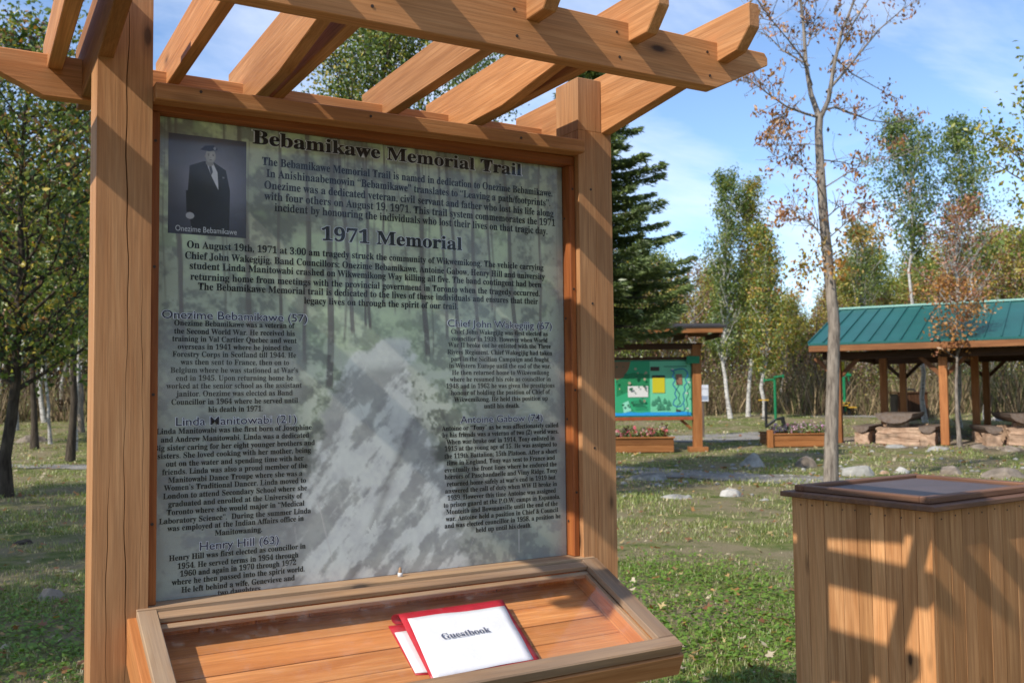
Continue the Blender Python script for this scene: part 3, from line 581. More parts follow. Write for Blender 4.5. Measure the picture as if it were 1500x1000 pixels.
# ---- guest book lying in the case
gb = thing('guestbook', 'open red-edged guestbook with a white page reading Guestbook in the glazed case', 'book', CASE @ Matrix.Translation((.86, -.25, -.088)))
RED = plain('red_cloth_binding', (.50, .02, .035, 1), .45, .4, var=.15, sc=20)
pp = NT('white_paper'); nn = pp.noise(pp.coord((14, 14, 14)), 1, 5, .6); pp.bump(nn, .5, .006); PAPER = pp.base((.78, .78, .80), .45, .4)
def sheet(name, q, th, mat, nseg=14, seed=1, amp=.0012):
    """a slightly wavy sheet between four corners, with thickness"""
    q = [Vector(p) for p in q]; V = []; r = np.random.default_rng(seed); w = fbm(nseg+1, nseg+1, 3, 3, seed, 3)
    for s_ in (0, 1):
        for i in range(nseg+1):
            for j in range(nseg+1):
                a = q[0].lerp(q[1], j/nseg); b = q[3].lerp(q[2], j/nseg); p = a.lerp(b, i/nseg); V.append((p.x, p.y, p.z+(w[i, j]-.5)*amp*2-s_*th))
    k = nseg+1; F = []; o = k*k
    for i in range(nseg):
        for j in range(nseg): a = i*k+j; F += [(a, a+k, a+k+1, a+1), (o+a, o+a+1, o+a+k+1, o+a+k)]
    for i in range(nseg): F += [(i, i+1, o+i+1, o+i), (nseg*k+i+1, nseg*k+i, o+nseg*k+i, o+nseg*k+i+1), ((i+1)*k, i*k, o+i*k, o+(i+1)*k), (i*k+nseg, (i+1)*k+nseg, o+(i+1)*k+nseg, o+i*k+nseg)]
    return link(name, npmesh(name, V, F, smooth=False), mat, gb, CASE)
cv = sheet('front_cover', [(.688, -.108, -.052), (1.040, -.106, -.050), (1.022, -.386, -.064), (.678, -.388, -.066)], .003, RED)
sheet('title_page', [(.706, -.133, -.0505), (1.030, -.140, -.0495), (1.004, -.380, -.0615), (.684, -.384, -.0635)], .0006, PAPER, amp=.003)
sheet('page_block', [(.664, -.150, -.0805), (1.02, -.150, -.080), (1.0, -.395, -.080), (.655, -.330, -.0805)], .0035, PAPER)
sheet('back_cover', [(.660, -.112, -.0850), (1.03, -.11, -.0850), (1.012, -.40, -.0850), (.655, -.335, -.0850)], .0025, RED, amp=.0003)
sv = []; sf = []
for i in range(9):
    t = i/8*math.pi; 
    for x in (.684, 1.037): sv.append((x-.012*math.sin(t), -.108+.012*math.sin(t), -.0685+.0170*math.cos(t)))
sf = [(2*i, 2*i+2, 2*i+3, 2*i+1) for i in range(8)]
link('spine', npmesh('spine', sv, sf, smooth=True), RED, gb, CASE)
v, f = glyphs(serif('Guestbook'), .01); lo, hi = v[:, 0].min(), v[:, 0].max(); k = .158/(hi-lo)
me = bpy.data.meshes.new('t'); me.from_pydata([(.772+(p[0]-lo)*k, -.246+p[1]*k*.95, -.0515+(p[1]*k*.95)*.047) for p in v], [], f)
link('title_lettering', me, plain('faded_ink', (.10, .11, .16, 1), .6), gb, CASE)
# screws and nail heads
def heads(name, pts, r0, par, mat):
    V = []; F = []; T = []
    for p, nrm in pts:
        p = Vector(p); nrm = Vector(nrm).normalized(); a = nrm.orthogonal().normalized(); c = nrm.cross(a); b = len(V); n = 8
        for h in (0, .0016): V += [tuple(p+nrm*h+(a*math.cos(6.283*i/n)+c*math.sin(6.283*i/n))*r0) for i in range(n)]
        F.append(tuple(range(b+n, b+2*n))); F += [(b+i, b+(i+1) % n, b+n+(i+1) % n, b+n+i) for i in range(n)]
    me = bpy.data.meshes.new(name); me.from_pydata(V, [], F); o = link(name, me, mat, par); o['kind'] = 'stuff'; return o
IRON = plain('rusty_screw', (.05, .03, .02, 1), .6, .4)
pts = []
for x in (.125, .455, .86, 1.193, 1.525): pts += [((x-.06, -.60, 1.0+EYE), (0, -1, 0)), ((x-.052, -.60, .93+EYE), (0, -1, 0))]
for x in (.12, .62, 1.15): pts += [((x, -.0402, .835+EYE), (0, -1, 0))]
for z in (.6, .25, -.1, -.45): pts += [((W-.025, .055, z+EYE), (-1, 0, 0)), ((W-.012, .0226, z+.1+EYE), (0, -1, 0)), ((.012, .0226, z+.1+EYE), (0, -1, 0))]
for z in (.70, .30, -.2): pts += [((W+.05, 0.0, z+EYE), (0, -1, 0))]
heads('screw_heads', pts, .0042, sign, IRON)
# ---- small things on the sill
peg = thing('candle_stub', 'tiny pale stub standing on the sill below the poster', 'candle', (.74, .03, -.568+EYE))
def lathe(name, prof, mat, parent, M, n=10):
    V = [(r_*math.cos(2*math.pi*j/n), r_*math.sin(2*math.pi*j/n), z) for r_, z in prof for j in range(n)]; k = len(prof)
    F = [(i*n+j, i*n+(j+1) % n, (i+1)*n+(j+1) % n, (i+1)*n+j) for i in range(k-1) for j in range(n)]
    return link(name, npmesh(name, V, F, smooth=True), mat, parent, M)
Mp = Matrix.Translation((.74, .03, -.568+EYE)); lathe('stub_base', [(0, 0), (.008, 0), (.0075, .012), (.0, .0125)], INK_W, peg, Mp); lathe('stub_tip', [(.0055, .012), (.005, .022), (.003, .028), (0, .029)], RAIL_L, peg, Mp)
# ================================================================== lectern case at the right
LA = math.atan2(.8, -.024)-math.pi/2; LM = Matrix.Translation((2.996, -.191, 0)) @ Matrix.Rotation(LA+.03, 4, 'Z')
lec = thing('lectern_cabinet', 'waist-high cedar plank cabinet with brown framed display top beside the sign', 'cabinet', LM); LD, LW, LH = .80, 1.02, 1.11
def lb(name, lo, hi, mat, g='x', par=None, b=.003): return box(name, lo, hi, mat, par or lec, g, LM, b)
lb('cap_board', (-.0, -.0, LH-.024), (LW, LD, LH), CAP, 'x', b=.004); ins = .038; zz = LH-.0245
rr = random.Random(4)
def planks_line(n, L, fn, gap=.0022):
    ws = [rr.uniform(.8, 1.2) for _ in range(n)]; s = L/sum(ws); a = 0
    for w in ws: fn(a+gap/2, a+w*s-gap/2); a += w*s
planks_line(9, LD-2*ins, lambda a, b_: lb('plank', (ins+rr.uniform(0, .0015), ins+a, .02), (ins+.022, ins+b_, zz), PLANKW, 'z', b=.0018))
planks_line(9, LW-2*ins-.023, lambda a, b_: lb('plank', (ins+.0225+a, ins+rr.uniform(0, .0015)-.0, .02), (ins+.0225+b_, ins+.022, zz), PLANKW, 'z', b=.0018))
planks_line(8, LD-2*ins-.023, lambda a, b_: lb('plank', (LW-ins-.022, ins+.0225+a, .02), (LW-ins, ins+.0225+b_, zz), PLANKW, 'z', b=.0018))
planks_line(9, LW-2*ins-.046, lambda a, b_: lb('plank', (ins+.0225+a, LD-ins-.022, .02), (ins+.0225+b_, LD-ins, zz), PLANKW, 'z', b=.0018))
SLATE = plain('dark_display_sheet', (.10, .075, .072, 1), .5, .3, var=.2, sc=5)
x0, y0, x1, y1 = .05, .05, LW-.03, LD-.045; t = .05; h0, h1 = LH+.0003, LH+.030
lb('top_frame', (x0, y0, h0), (x1, y0+t, h1), CAP, 'x', b=.005); lb('top_frame', (x0, y1-t, h0), (x1, y1, h1), CAP, 'x', b=.005); lb('top_frame', (x0+.0002, y0+t+.001, h0), (x0+t, y1-t-.001, h1-.001), CAP, 'y', b=.005); lb('top_frame', (x1-t, y0+t+.001, h0), (x1-.0002, y1-t-.001, h1-.001), CAP, 'y', b=.005)
rr2 = random.Random(9); npts = []
for i in range(9): npts += [(LM @ Vector((ins-.0002, .09+i*.078+rr2.uniform(-.01, .01), LH-.055+rr2.uniform(-.01, .01))), LM.to_3x3() @ Vector((-1, 0, 0))), (LM @ Vector((.11+i*.1, ins-.0002, LH-.055+rr2.uniform(-.01, .01))), LM.to_3x3() @ Vector((0, -1, 0)))]
heads('nail_heads', npts, .0035, lec, IRON)
lb('display_sheet', (x0+t+.001, y0+t+.001, h0), (x1-t-.001, y1-t-.001, h0+.012), SLATE, 'x', b=0)
# ================================================================== trees
def hexc(*c): return np.array(c)
G_D = (.030, .060, .016); G_M = (.08, .13, .028); G_L = (.155, .215, .045); G_Y = (.27, .28, .06); Y_L = (.46, .36, .06); OR_ = (.42, .20, .05); RU = (.28, .105, .045); BR = (.16, .085, .045); PK = (.36, .17, .11)
def tube(V, F, pts, rad, n=6):
    pts = [Vector(p) for p in pts]; b0 = len(V); ref = Vector((.3, .9, .1))
    for i, p in enumerate(pts):
        d = (pts[min(i+1, len(pts)-1)]-pts[max(i-1, 0)]).normalized(); a = d.cross(ref).normalized(); c = d.cross(a)
        for j in range(n): t = 6.28318*j/n; V.append(tuple(p+(a*math.cos(t)+c*math.sin(t))*rad[i]))
    for i in range(len(pts)-1):
        for j in range(n): F.append((b0+i*n+j, b0+i*n+(j+1) % n, b0+(i+1)*n+(j+1) % n, b0+(i+1)*n+j))
def leaves_mesh(cl, N, spread, size, pal, wts, seed, aspect=.62, droop=0.0, clump=.7):
    """N small leaves gathered in clumps round the points cl"""
    r = np.random.default_rng(seed); cl = np.asarray(cl); w = r.random(len(cl))**clump; w /= w.sum(); k = r.choice(len(cl), N, p=w); P = cl[k]+r.normal(0, 1, (N, 3))*spread*np.array([1, 1, .8])
    pal = np.asarray(pal); wts = np.asarray(wts, float); wts /= wts.sum(); cc = r.choice(len(pal), len(cl), p=wts); own = r.random(N) < .35; ci = np.where(own, r.choice(len(pal), N, p=wts), cc[k]); C = pal[ci]*(.7+.6*r.random((N, 1)))
    A = r.normal(0, 1, (N, 3)); A[:, 2] -= droop; A /= np.linalg.norm(A, axis=1)[:, None]; B = np.cross(A, r.normal(0, 1, (N, 3))); B /= np.linalg.norm(B, axis=1)[:, None]; s = size*(.55+.8*r.random((N, 1)))/2
    Nn = np.cross(A, B)*s*.3; V = np.stack([P-A*s, P-B*s*aspect+Nn, P+A*s, P+B*s*aspect+Nn], 1).reshape(-1, 3); i = np.arange(N)*4
    return V, np.concatenate([np.stack([i, i+1, i+2], 1), np.stack([i, i+2, i+3], 1)]), np.repeat(C, 4, 0)
def skeleton(seed, H, r0, hb, spread, nb, up=.75, subs=4, lean=(0, 0), fork=None, tw=True, shape=None, wander=.05, nt=8):
    r = random.Random(seed); V = []; F = []; ends = []; shape = shape or (lambda t: math.sin(min(1, (t*.85+.15))*math.pi)**.6)
    n = 12; pts = []; x = y = 0
    for i in range(n+1):
        t = i/n; pts.append(Vector((x+lean[0]*t*H, y+lean[1]*t*H, H*t))); x += r.gauss(0, wander*H/n); y += r.gauss(0, wander*H/n)
    rad = [r0*(1-.93*(i/n)**.85)*(1.25 if i == 0 else 1)+.004 for i in range(n+1)]; tube(V, F, pts, rad, nt)
    def on(t): k = min(n-1, int(t*n)); return pts[k].lerp(pts[k+1], t*n-k)
    for i in range(nb):
        tz = hb+(.97-hb)*((i+r.random()*.7)/nb); q = (tz-hb)/(1-hb); az = i*2.4+r.gauss(0, .4); L = spread*shape(q)*r.uniform(.65, 1.15); u = up*r.uniform(.7, 1.3); d = Vector((math.cos(az), math.sin(az), u)).normalized(); p = on(tz); bp_ = [p]; rb = max(.006, r0*(1-tz)*.5+.006)
        for s_ in range(4): d = (d+Vector((r.gauss(0, .12), r.gauss(0, .12), .10+r.gauss(0, .08)))).normalized(); p = p+d*L/4; bp_.append(p)
        tube(V, F, bp_, [rb, rb*.8, rb*.6, rb*.4, rb*.2], 5); ends += [tuple(bp_[2]), tuple(bp_[3]), tuple(bp_[4])]
        for k in range(subs):
            a = r.uniform(.25, .95)*4; j = min(3, int(a)); q0 = bp_[j].lerp(bp_[j+1], a-j); dd = (d+Vector((r.gauss(0, .75), r.gauss(0, .75), r.gauss(.1, .4)))).normalized(); l2 = L*r.uniform(.22, .5); q1 = q0+dd*l2*.5; dd = (dd+Vector((r.gauss(0, .3), r.gauss(0, .3), r.gauss(.1, .2)))).normalized(); q2 = q1+dd*l2*.5
            if tw: tube(V, F, [q0, q1, q2], [rb*.4, rb*.28, rb*.12], 3)
            ends += [tuple(q1), tuple(q2)]
    return V, F, ends
def make_tree(name, label, pos, H, r0, hb, spread, nb, N, lsz, pal, wts, seed, bk=BARK, lsp=.18, group=None, cat='tree', **kw):
    V, F, E = skeleton(seed, H, r0, hb, spread, nb, **kw); root = thing(name, label, cat, Matrix.Translation(pos), group); M = Matrix.Translation(pos)
    link('trunk', npmesh('trunk', V, F, smooth=True), bk, root, M); v, f, c = leaves_mesh(E, N, lsp, lsz, pal, wts, seed+1)
    link('crown', npmesh('crown', v, f, c), LEAF, root, M); return root
# 1 the spruce behind the right post
def spruce(name, label, pos, H, half, z0, N, seed):
    r = random.Random(seed); root = thing(name, label, 'tree', Matrix.Translation(pos)); M = Matrix.Translation(pos); V = []; F = []; tube(V, F, [(0, 0, 0), (0.02, 0, H*.5), (0, 0.02, H)], [.15, .09, .012], 8); B = []
    nr = np.random.default_rng(seed); z = z0
    while z < H-.15:
        t = (z-z0)/(H-z0); Lm = half*((1-t)**.85*.95+.05); k = 9 if t < .7 else 6; a0 = r.random()*6.28
        for j in range(k):
            az = a0+j*6.283/k+r.gauss(0, .22); L = Lm*r.uniform(.55, 1.2); zj = r.gauss(0, .10); dr = .10+.22*(1-t); P = []
            for s_ in range(7): q = s_/6; P.append(Vector((math.cos(az)*L*q, math.sin(az)*L*q, z+zj-dr*L*q*(1-.55*q)+.12*L*q**3)))
            tube(V, F, P, [.022*(1-t)+.006]*4+[.008, .006, .003], 4); B.append((P, L, az, t))
        z += .17+.12*(1-t)*r.random()
    root_v = []; per = max(1, N//len(B)); Cs = []
    for P, L, az, t in B:
        m_ = int(per*(.4+1.1*L/half)); q = nr.random(m_)**.7; k = np.minimum(5, (q*6).astype(int)); pp_ = np.array([tuple(p) for p in P]); c = pp_[k]+(pp_[k+1]-pp_[k])*(q*6-k)[:, None]
        side = nr.normal(0, 1, m_); wd = .26*L*(1-q*.75)+.05; c[:, 0] += -math.sin(az)*side*wd*.5; c[:, 1] += math.cos(az)*side*wd*.5; c[:, 2] += -np.abs(side)*wd*.10+nr.normal(0, .02, m_)-.05*nr.random(m_)
        d = np.stack([math.cos(az)-math.sin(az)*np.sign(side)*.9+nr.normal(0, .3, m_), math.sin(az)+math.cos(az)*np.sign(side)*.9+nr.normal(0, .3, m_), nr.normal(-.15, .35, m_)], 1); d /= np.linalg.norm(d, axis=1)[:, None]
        n2 = np.cross(d, nr.normal(0, 1, (m_, 3))); n2 /= np.linalg.norm(n2, axis=1)[:, None]; s_ = (.055+.06*nr.random((m_, 1))); root_v.append(np.stack([c-d*s_*.5, c-n2*s_*.16, c+d*s_, c+n2*s_*.16], 1).reshape(-1, 3))
        col = np.array([.050, .078, .026])+nr.random((m_, 1))*np.array([.095, .115, .03]); tip = (q > .86)[:, None]; col = np.where(tip, col*1.35+.01, col); Cs.append(np.repeat(col, 4, 0))
    v = np.concatenate(root_v); i = np.arange(len(v)//4)*4
    link('trunk', npmesh('trunk', V, F, smooth=True), BARK_D, root, M); link('crown', npmesh('crown', v, np.stack([i, i+1, i+2, i+3], 1), np.concatenate(Cs)), NEEDLE, root, M); return root
spruce('spruce_tree', 'tall dark green spruce rising right behind the sign post', at(864, 17.5), 8.2, 2.2, 2.85, 100000, 5)
# broadleaf boughs that hang in front of the map kiosk roof
make_tree('small_tree', 'small green and yellow leafed tree whose boughs hang before the map kiosk roof', at(872, 18.5), 3.9, .05, .62, 1.6, 18, 4200, .075, [G_D, G_M, G_L, G_Y], [3, 3, 2, 1], 33, BARK_D, lsp=.16, up=.15)
# 2 nearly bare maple
def bare_maple():
    dep = 15.6; base = at(1213, dep); root = thing('maple_tree', 'tall nearly bare maple with clusters of russet leaves', 'tree', Matrix.Translation(base)); M = Matrix.Translation(base); rgt = Vector((_cy, -_sy, 0)); aw = Vector((_sy, _cy, 0)); s = dep/FOC; r = random.Random(12)
    def P(px, py, off=0): return rgt*((px-1213)*s)+Vector((0, 0, (711-py)*s))+aw*off
    V = []; F = []; ends = []; twigs = []
    tr = [P(1212, 711), P(1215, 640, .02), P(1219, 560), P(1222, 480, -.04), P(1218, 400), P(1213, 320, .03), P(1209, 240), P(1208, 190), P(1210, 165)]
    tube(V, F, tr, [.125, .108, .10, .093, .087, .078, .070, .064, .064], 12)
    L1 = [P(1210, 170), P(1201, 130, .1), P(1196, 80, .15), P(1193, 30, .1), P(1188, -30, .1), P(1184, -110, .1), P(1180, -200, .1)]; tube(V, F, L1, [.052, .042, .034, .027, .021, .014, .006], 8)
    L2 = [P(1210, 172), P(1221, 145, -.1), P(1228, 95, -.2), P(1238, 50, -.25), P(1258, 0, -.3), P(1275, -70, -.3), P(1280, -150, -.3)]; tube(V, F, L2, [.047, .039, .031, .025, .019, .013, .006], 8)
    def limb(pts, r0):
        n = len(pts); tube(V, F, pts, [r0*(1-i/(n-1)*.85) for i in range(n)], 5); return pts
    limbs = [limb([P(1209, 168), P(1185, 168, -.2), P(1152, 163, -.4), P(1125, 148, -.5), P(1100, 133, -.6), P(1070, 128, -.6)], .026), limb([P(1152, 163, -.4), P(1145, 178, -.45), P(1140, 192, -.45)], .010),
        limb([P(1214, 158), P(1240, 148, .2), P(1275, 150, .5), P(1310, 156, .7), P(1345, 158, .8), P(1380, 150, .9)], .024), limb([P(1222, 130), P(1255, 95, .3), P(1290, 55, .5), P(1325, 15, .6), P(1360, -15, .7), P(1390, -35, .7)], .028),
        limb([P(1200, 120), P(1180, 90, -.3), P(1150, 70, -.6), P(1120, 45, -.8), P(1105, 30, -.9)], .02), limb([P(1228, 90), P(1250, 40, -.5), P(1275, 0, -.7), P(1300, -30, -.8)], .02), limb([P(1232, 75), P(1280, 85, .6), P(1330, 100, .9), P(1365, 112, 1.1)], .016),
        limb([P(1197, 90), P(1170, 50, .5), P(1150, 10, .8), P(1140, -30, 1)], .018), limb([P(1195, 60), P(1215, 25, .4), P(1225, -20, .5)], .016), limb([P(1210, 232), P(1245, 231, .2), P(1285, 235, .4), P(1305, 228, .5)], .014),
        limb([P(1212, 275), P(1240, 258, -.3), P(1270, 243, -.5), P(1295, 246, -.6)], .013), limb([P(1212, 285), P(1190, 272, -.4), P(1165, 258, -.7), P(1150, 250, -.8)], .013), limb([P(1214, 320), P(1240, 300, .2), P(1270, 290, .3), P(1300, 300, .3)], .012),
        limb([P(1216, 345), P(1190, 310, .4), P(1178, 290, .5)], .010), limb([P(1217, 360), P(1185, 330, -.3), P(1160, 322, -.4), P(1140, 335, -.4)], .011), limb([P(1217, 350), P(1245, 320, -.5), P(1280, 310, -.7)], .011), limb([P(1206, 180), P(1175, 185, .5), P(1160, 182, .7)], .009), limb([P(1209, 210), P(1195, 200, .3), P(1165, 215, .6), P(1150, 208, .8)], .008)]
    lim = limbs+[L1[2:], L2[2:]]
    for pts in lim:
        for _ in range(22 if len(pts) > 4 else 12):
            k = r.uniform(.15, 1)*(len(pts)-1); j = min(len(pts)-2, int(k)); p = pts[j].lerp(pts[j+1], k-j); d0 = (pts[j+1]-pts[j]).normalized(); d = (d0*.7+Vector((r.gauss(0, .6), r.gauss(0, .6), r.gauss(.12, .5)))).normalized(); l = r.uniform(.18, .62); q = [p]
            for _s in range(3): d = (d+Vector((r.gauss(0, .25), r.gauss(0, .25), r.gauss(.02, .2)))).normalized(); p = p+d*l/3; q.append(p)
            tube(V, F, q, [.0085, .0065, .0048, .003], 3); twigs.append(q)
            for _s in range(2):
                a = q[r.randint(1, 3)]; b = a+Vector((r.gauss(0, .1), r.gauss(0, .1), r.gauss(.02, .1))); tube(V, F, [a, b], [.004, .002], 3)
                if r.random() < .36: ends.append(tuple(b))
            if r.random() < .42: ends.append(tuple(q[-1]))
    low = [P(x, y, o) for x, y, o in ((1200, 365, 0), (1180, 400, .1), (1230, 360, -.2), (1260, 345, 0), (1290, 350, .1), (1245, 390, .2), (1215, 395, -.3), (1170, 420, 0), (1270, 330, .3), (1300, 335, .2), (1160, 405, -.3), (1190, 385, .3), (1290, 380, 0))]
    v, f, c = leaves_mesh(ends, 2300, .07, .085, [RU, (.40, .17, .07), OR_, BR, (.42, .24, .12)], [4, 3, 2.5, 1.5, 2], 4, .5, 1.4, .9)
    v2, f2, c2 = leaves_mesh([tuple(p) for p in low], 620, .14, .085, [OR_, Y_L, RU, (.40, .28, .10)], [3, 2, 1, 3], 6, .55, .8, .9)
    link('trunk', npmesh('trunk', V, F, smooth=True), BARK, root, M); link('crown', npmesh('crown', np.concatenate([v, v2]), np.concatenate([f, f2+len(v)]), np.concatenate([c, c2])), LEAF, root, M)
bare_maple()
# 3 small orange maple before the pavilion
make_tree('maple_sapling', 'slim young maple with sparse orange leaves in front of the green roof', gp(1406, 655), 4.3, .055, .50, 1.05, 20, 1500, .10, [OR_, RU, (.45, .24, .09), BR], [4, 2, 3, 1], 41, BARK, lsp=.12, up=.5)
# 4 birch clump in the middle distance
BT = 'birch and poplar trees at the edge of the clearing'
for px, py_t, dep, sp_, pal, w, sd_, lab in ((1068, 245, 36, 1.25, [G_M, G_L, G_Y, (.13, .19, .07)], [3, 4, 2, 2], 51, 'green crowned white birch left in the clump beside the map kiosk'),
      (1094, 262, 37, 1.25, [G_L, G_Y, Y_L, OR_], [3, 4, 3, .8], 52, 'yellowing white birch in the middle of the clump beside the map kiosk'),
      (1118, 330, 35.5, 1.0, [G_L, G_Y, OR_, Y_L], [4, 3, 1, 1], 53, 'leaning white birch with orange tinged leaves right in the clump beside the map kiosk'),
      (1268, 335, 45, 1.9, [G_M, G_L, G_Y, BR], [3, 4, 2, .8], 54, 'round green crowned poplar standing behind the left end of the green roof')):
    p = at(px, dep); H = EYE+(568-py_t)/FOC*dep-p.z
    make_tree('birch_tree', lab, p, H, .085, .20, sp_*1.15, 60, 8500, .105, pal, w, sd_, BIRCH, lsp=.15, up=1.9, lean=(.05 if sd_ == 53 else -.012, .01), subs=5, wander=.16)
for px, py_t, dep, sp_, hb, pal, w, sd_, lab, N in ((1352, 172, 33, 1.15, .66, [G_M, G_L, G_Y, G_D], [3, 5, 1, 1], 61, 'green crowned poplar with bare lower trunk left of two above the green roof', 5200),
      (1440, 168, 34, 1.15, .58, [G_M, G_L, G_Y], [3, 5, 1.2], 62, 'brighter green poplar right of two above the green roof', 5200),
      (1402, 300, 31, 1.25, .42, [RU, PK, BR, OR_, G_Y], [3, 3, 1.4, 1.4, 1.2], 63, 'reddish leafed tree between the two green poplars', 2300)):
    p = at(px, dep); H = EYE+(566-py_t)/FOC*dep-p.z
    make_tree('poplar_tree', lab, p, H, .085, hb-.14, sp_*1.45, 56, int(N*1.6), .105, pal, w, sd_, BIRCH, lsp=.15, up=1.1, wander=.12)
# 5 trees at the left
p = gp(8, 728); make_tree('broadleaf_tree', 'big dark trunked tree with green and yellow leaves at the left edge', p, 7.4, .105, .22, 2.2, 52, 13500, .098, [G_D, G_M, G_L, G_Y, Y_L, OR_, BR], [3, 4, 3, 3, 1, .8, 1.6], 71, BARK_D, lsp=.27, up=.55, subs=5)
for px, dep, pt, sp_, sd_, pal, w, lab in ((104, 23, 148, 1.7, 72, [G_M, G_L, G_Y], [3, 5, 1.5], 'bright green poplar just left of the sign post'), (52, 27, 250, 1.9, 73, [G_L, OR_, Y_L, BR, G_M], [2, 2, 1.4, 1.4, 2], 'rusty green tree behind the left picnic table'), (-60, 20, 90, 2.2, 74, [G_D, G_M, G_Y], [3, 3, 1], 'leafy tree mostly outside the left edge'), (160, 30, 230, 2.0, 75, [G_M, G_L, Y_L], [3, 3, 1], 'leafy tree hidden behind the left sign post')):
    p = at(px, dep); H = EYE+(579-pt)/FOC*dep-p.z; make_tree('broadleaf_tree', lab, p, H, .10, .28, sp_, 36, 9000, .095, pal, w, sd_, BARK_D, lsp=.25, up=.8)
for px, yb, lab, sd_ in ((74, 650, 'thin pale trunk of a young birch, left of two by the path', 81), (110, 660, 'thin pale leaning trunk of a young birch nearest the sign post', 82)):
    p = gp(px, yb); make_tree('young_birch', lab, p, 4.6, .055, .5, 1.0, 16, 1800, .08, [G_M, G_L, BR, OR_], [3, 3, 1, 1], sd_, BIRCH, lsp=.2, lean=(.03 if sd_ == 82 else -.03, 0))
# 6 poplar seen through the rafters
p = at(560, 12.5); make_tree('poplar_tree', 'green and yellow poplar crown seen between the pergola rafters', p, EYE+(577-18)/FOC*12.5, .09, .42, 1.6, 56, 30000, .052, [G_M, G_L, G_Y, Y_L, G_D], [4, 5, 3, 1.3, 1], 91, BARK_D, lsp=.14, up=.8, subs=5)
p = at(690, 15); make_tree('poplar_tree', 'looser green poplar crown low between the right hand rafters', p, EYE+(573-70)/FOC*15, .09, .45, 1.2, 36, 8000, .055, [G_M, G_L, G_Y, G_D], [4, 4, 1, 1], 92, BARK_D, lsp=.14, up=.8)
p = at(1570, 11.5); make_tree('broadleaf_tree', 'yellow green tree whose bough tips enter at the right edge', p, 5.6, .09, .5, 1.0, 26, 3600, .07, [G_L, G_Y, Y_L, G_M], [3, 3, 2, 1], 93, BARK, lsp=.13, up=.5)
# trees beyond the left edge that shade the near lawn there
for i, (x, y, h) in enumerate(((-6.2, 3.4, 6.2), (-6.8, 6.4, 7.0), (-6.2, 9.4, 7.4), (-7.2, 13, 8.0))):
    make_tree('broadleaf_tree', ['leafy tree left of the view nearest the sign', 'leafy tree left of the view behind the nearest one', 'leafy tree left of the view farthest back', 'leafy tree farthest left of the view'][i], (x, y, 0), h, .12, .3, 2.1, 36, 13000, .11, [G_M, G_L, Y_L], [4, 3, 1], 100+i, BARK_D, lsp=.24)
# 7 the wood behind: slender trees copied from a few built ones
VAR = []; FG = 'slender woodland trees behind the clearing'
FL = 'slender woodland tree with pale trunk in the wood behind the clearing'
specs = [([G_M, G_L, G_Y], [2, 4, 3], .95, 2900, BIRCH), ([G_Y, Y_L, OR_, G_L], [4, 3, .6, 3], .85, 2600, BIRCH), ([G_Y, RU, BR, Y_L], [3, 1, 2, 2], .9, 1700, BIRCH), ([G_L, G_Y, BR], [3, 3, 1], 1.1, 3400, BARK), ([PK, BR, Y_L], [1, 2, 1], .8, 900, BIRCH)]
KIND = ['green and yellow leafed', 'yellow leafed', 'russet leafed', 'full green crowned dark barked', 'nearly leafless']
frng = random.Random(99); spots = []
topf = lambda px: np.interp(px, [-500, 0, 130, 300, 800, 1000, 1020, 1120, 1150, 1200, 1230, 1310, 1400, 1450, 1500, 2000], [330, 330, 300, 300, 330, 390, 395, 385, 440, 440, 390, 385, 375, 345, 325, 320])
for i in range(230):
    px = -450+2450*(i+frng.random())/230; dep = frng.uniform(41, 66); spots.append((px, dep))
for i, (px, dep) in enumerate(spots):
    k = frng.randrange(5); p = at(px, dep); Ht = EYE+(567-(topf(px)+frng.uniform(-22, 50)))/FOC*dep-p.z
    if len(VAR) <= k or VAR[k] is None:
        while len(VAR) <= k: VAR.append(None)
        pal, w, sp_, N, bk = specs[k]; VAR[k] = make_tree('woodland_tree', 'slender %s tree in the wood behind the clearing' % KIND[k], p, 8.0, .075, .28, sp_*1.35, 34, int(N*1.6), .14, pal, w, 200+k, bk, lsp=.34, wander=.14, up=1.2, group='slender %s trees in the wood behind' % KIND[k], subs=3); o = VAR[k]; S = Ht/8; o.matrix_basis = Matrix.Translation(p) @ Matrix.Rotation(frng.random()*6.28, 4, 'Z') @ Matrix.Diagonal((max(.8, S), max(.8, S), S, 1))
        continue
    S = Ht/8; copy_tree(VAR[k], Matrix.Translation(p) @ Matrix.Rotation(frng.random()*6.28, 4, 'Z') @ Matrix.Diagonal((max(.8, S), max(.8, S), S, 1)))
def far_wood():
    r = np.random.default_rng(5); V = []; F = []
    for i in range(520):
        px = r.uniform(-700, 2300); dep = r.uniform(50, 85); p = at(px, dep); h = (EYE+(567-topf(px)+10)/FOC*dep-p.z)*r.uniform(.6, 1.0); ln = r.normal(0, .04, 2); tube(V, F, [p, p+Vector((ln[0]*h*.5, ln[1]*h*.5, h*.5)), p+Vector((ln[0]*h, ln[1]*h, h))], [.10, .07, .02], 4)
    return npmesh('woodland_trunks', V, F)
tag(link('woodland', far_wood(), BIRCH), 'mass of thin pale trunks deep in the wood', 'wood', kind='stuff')
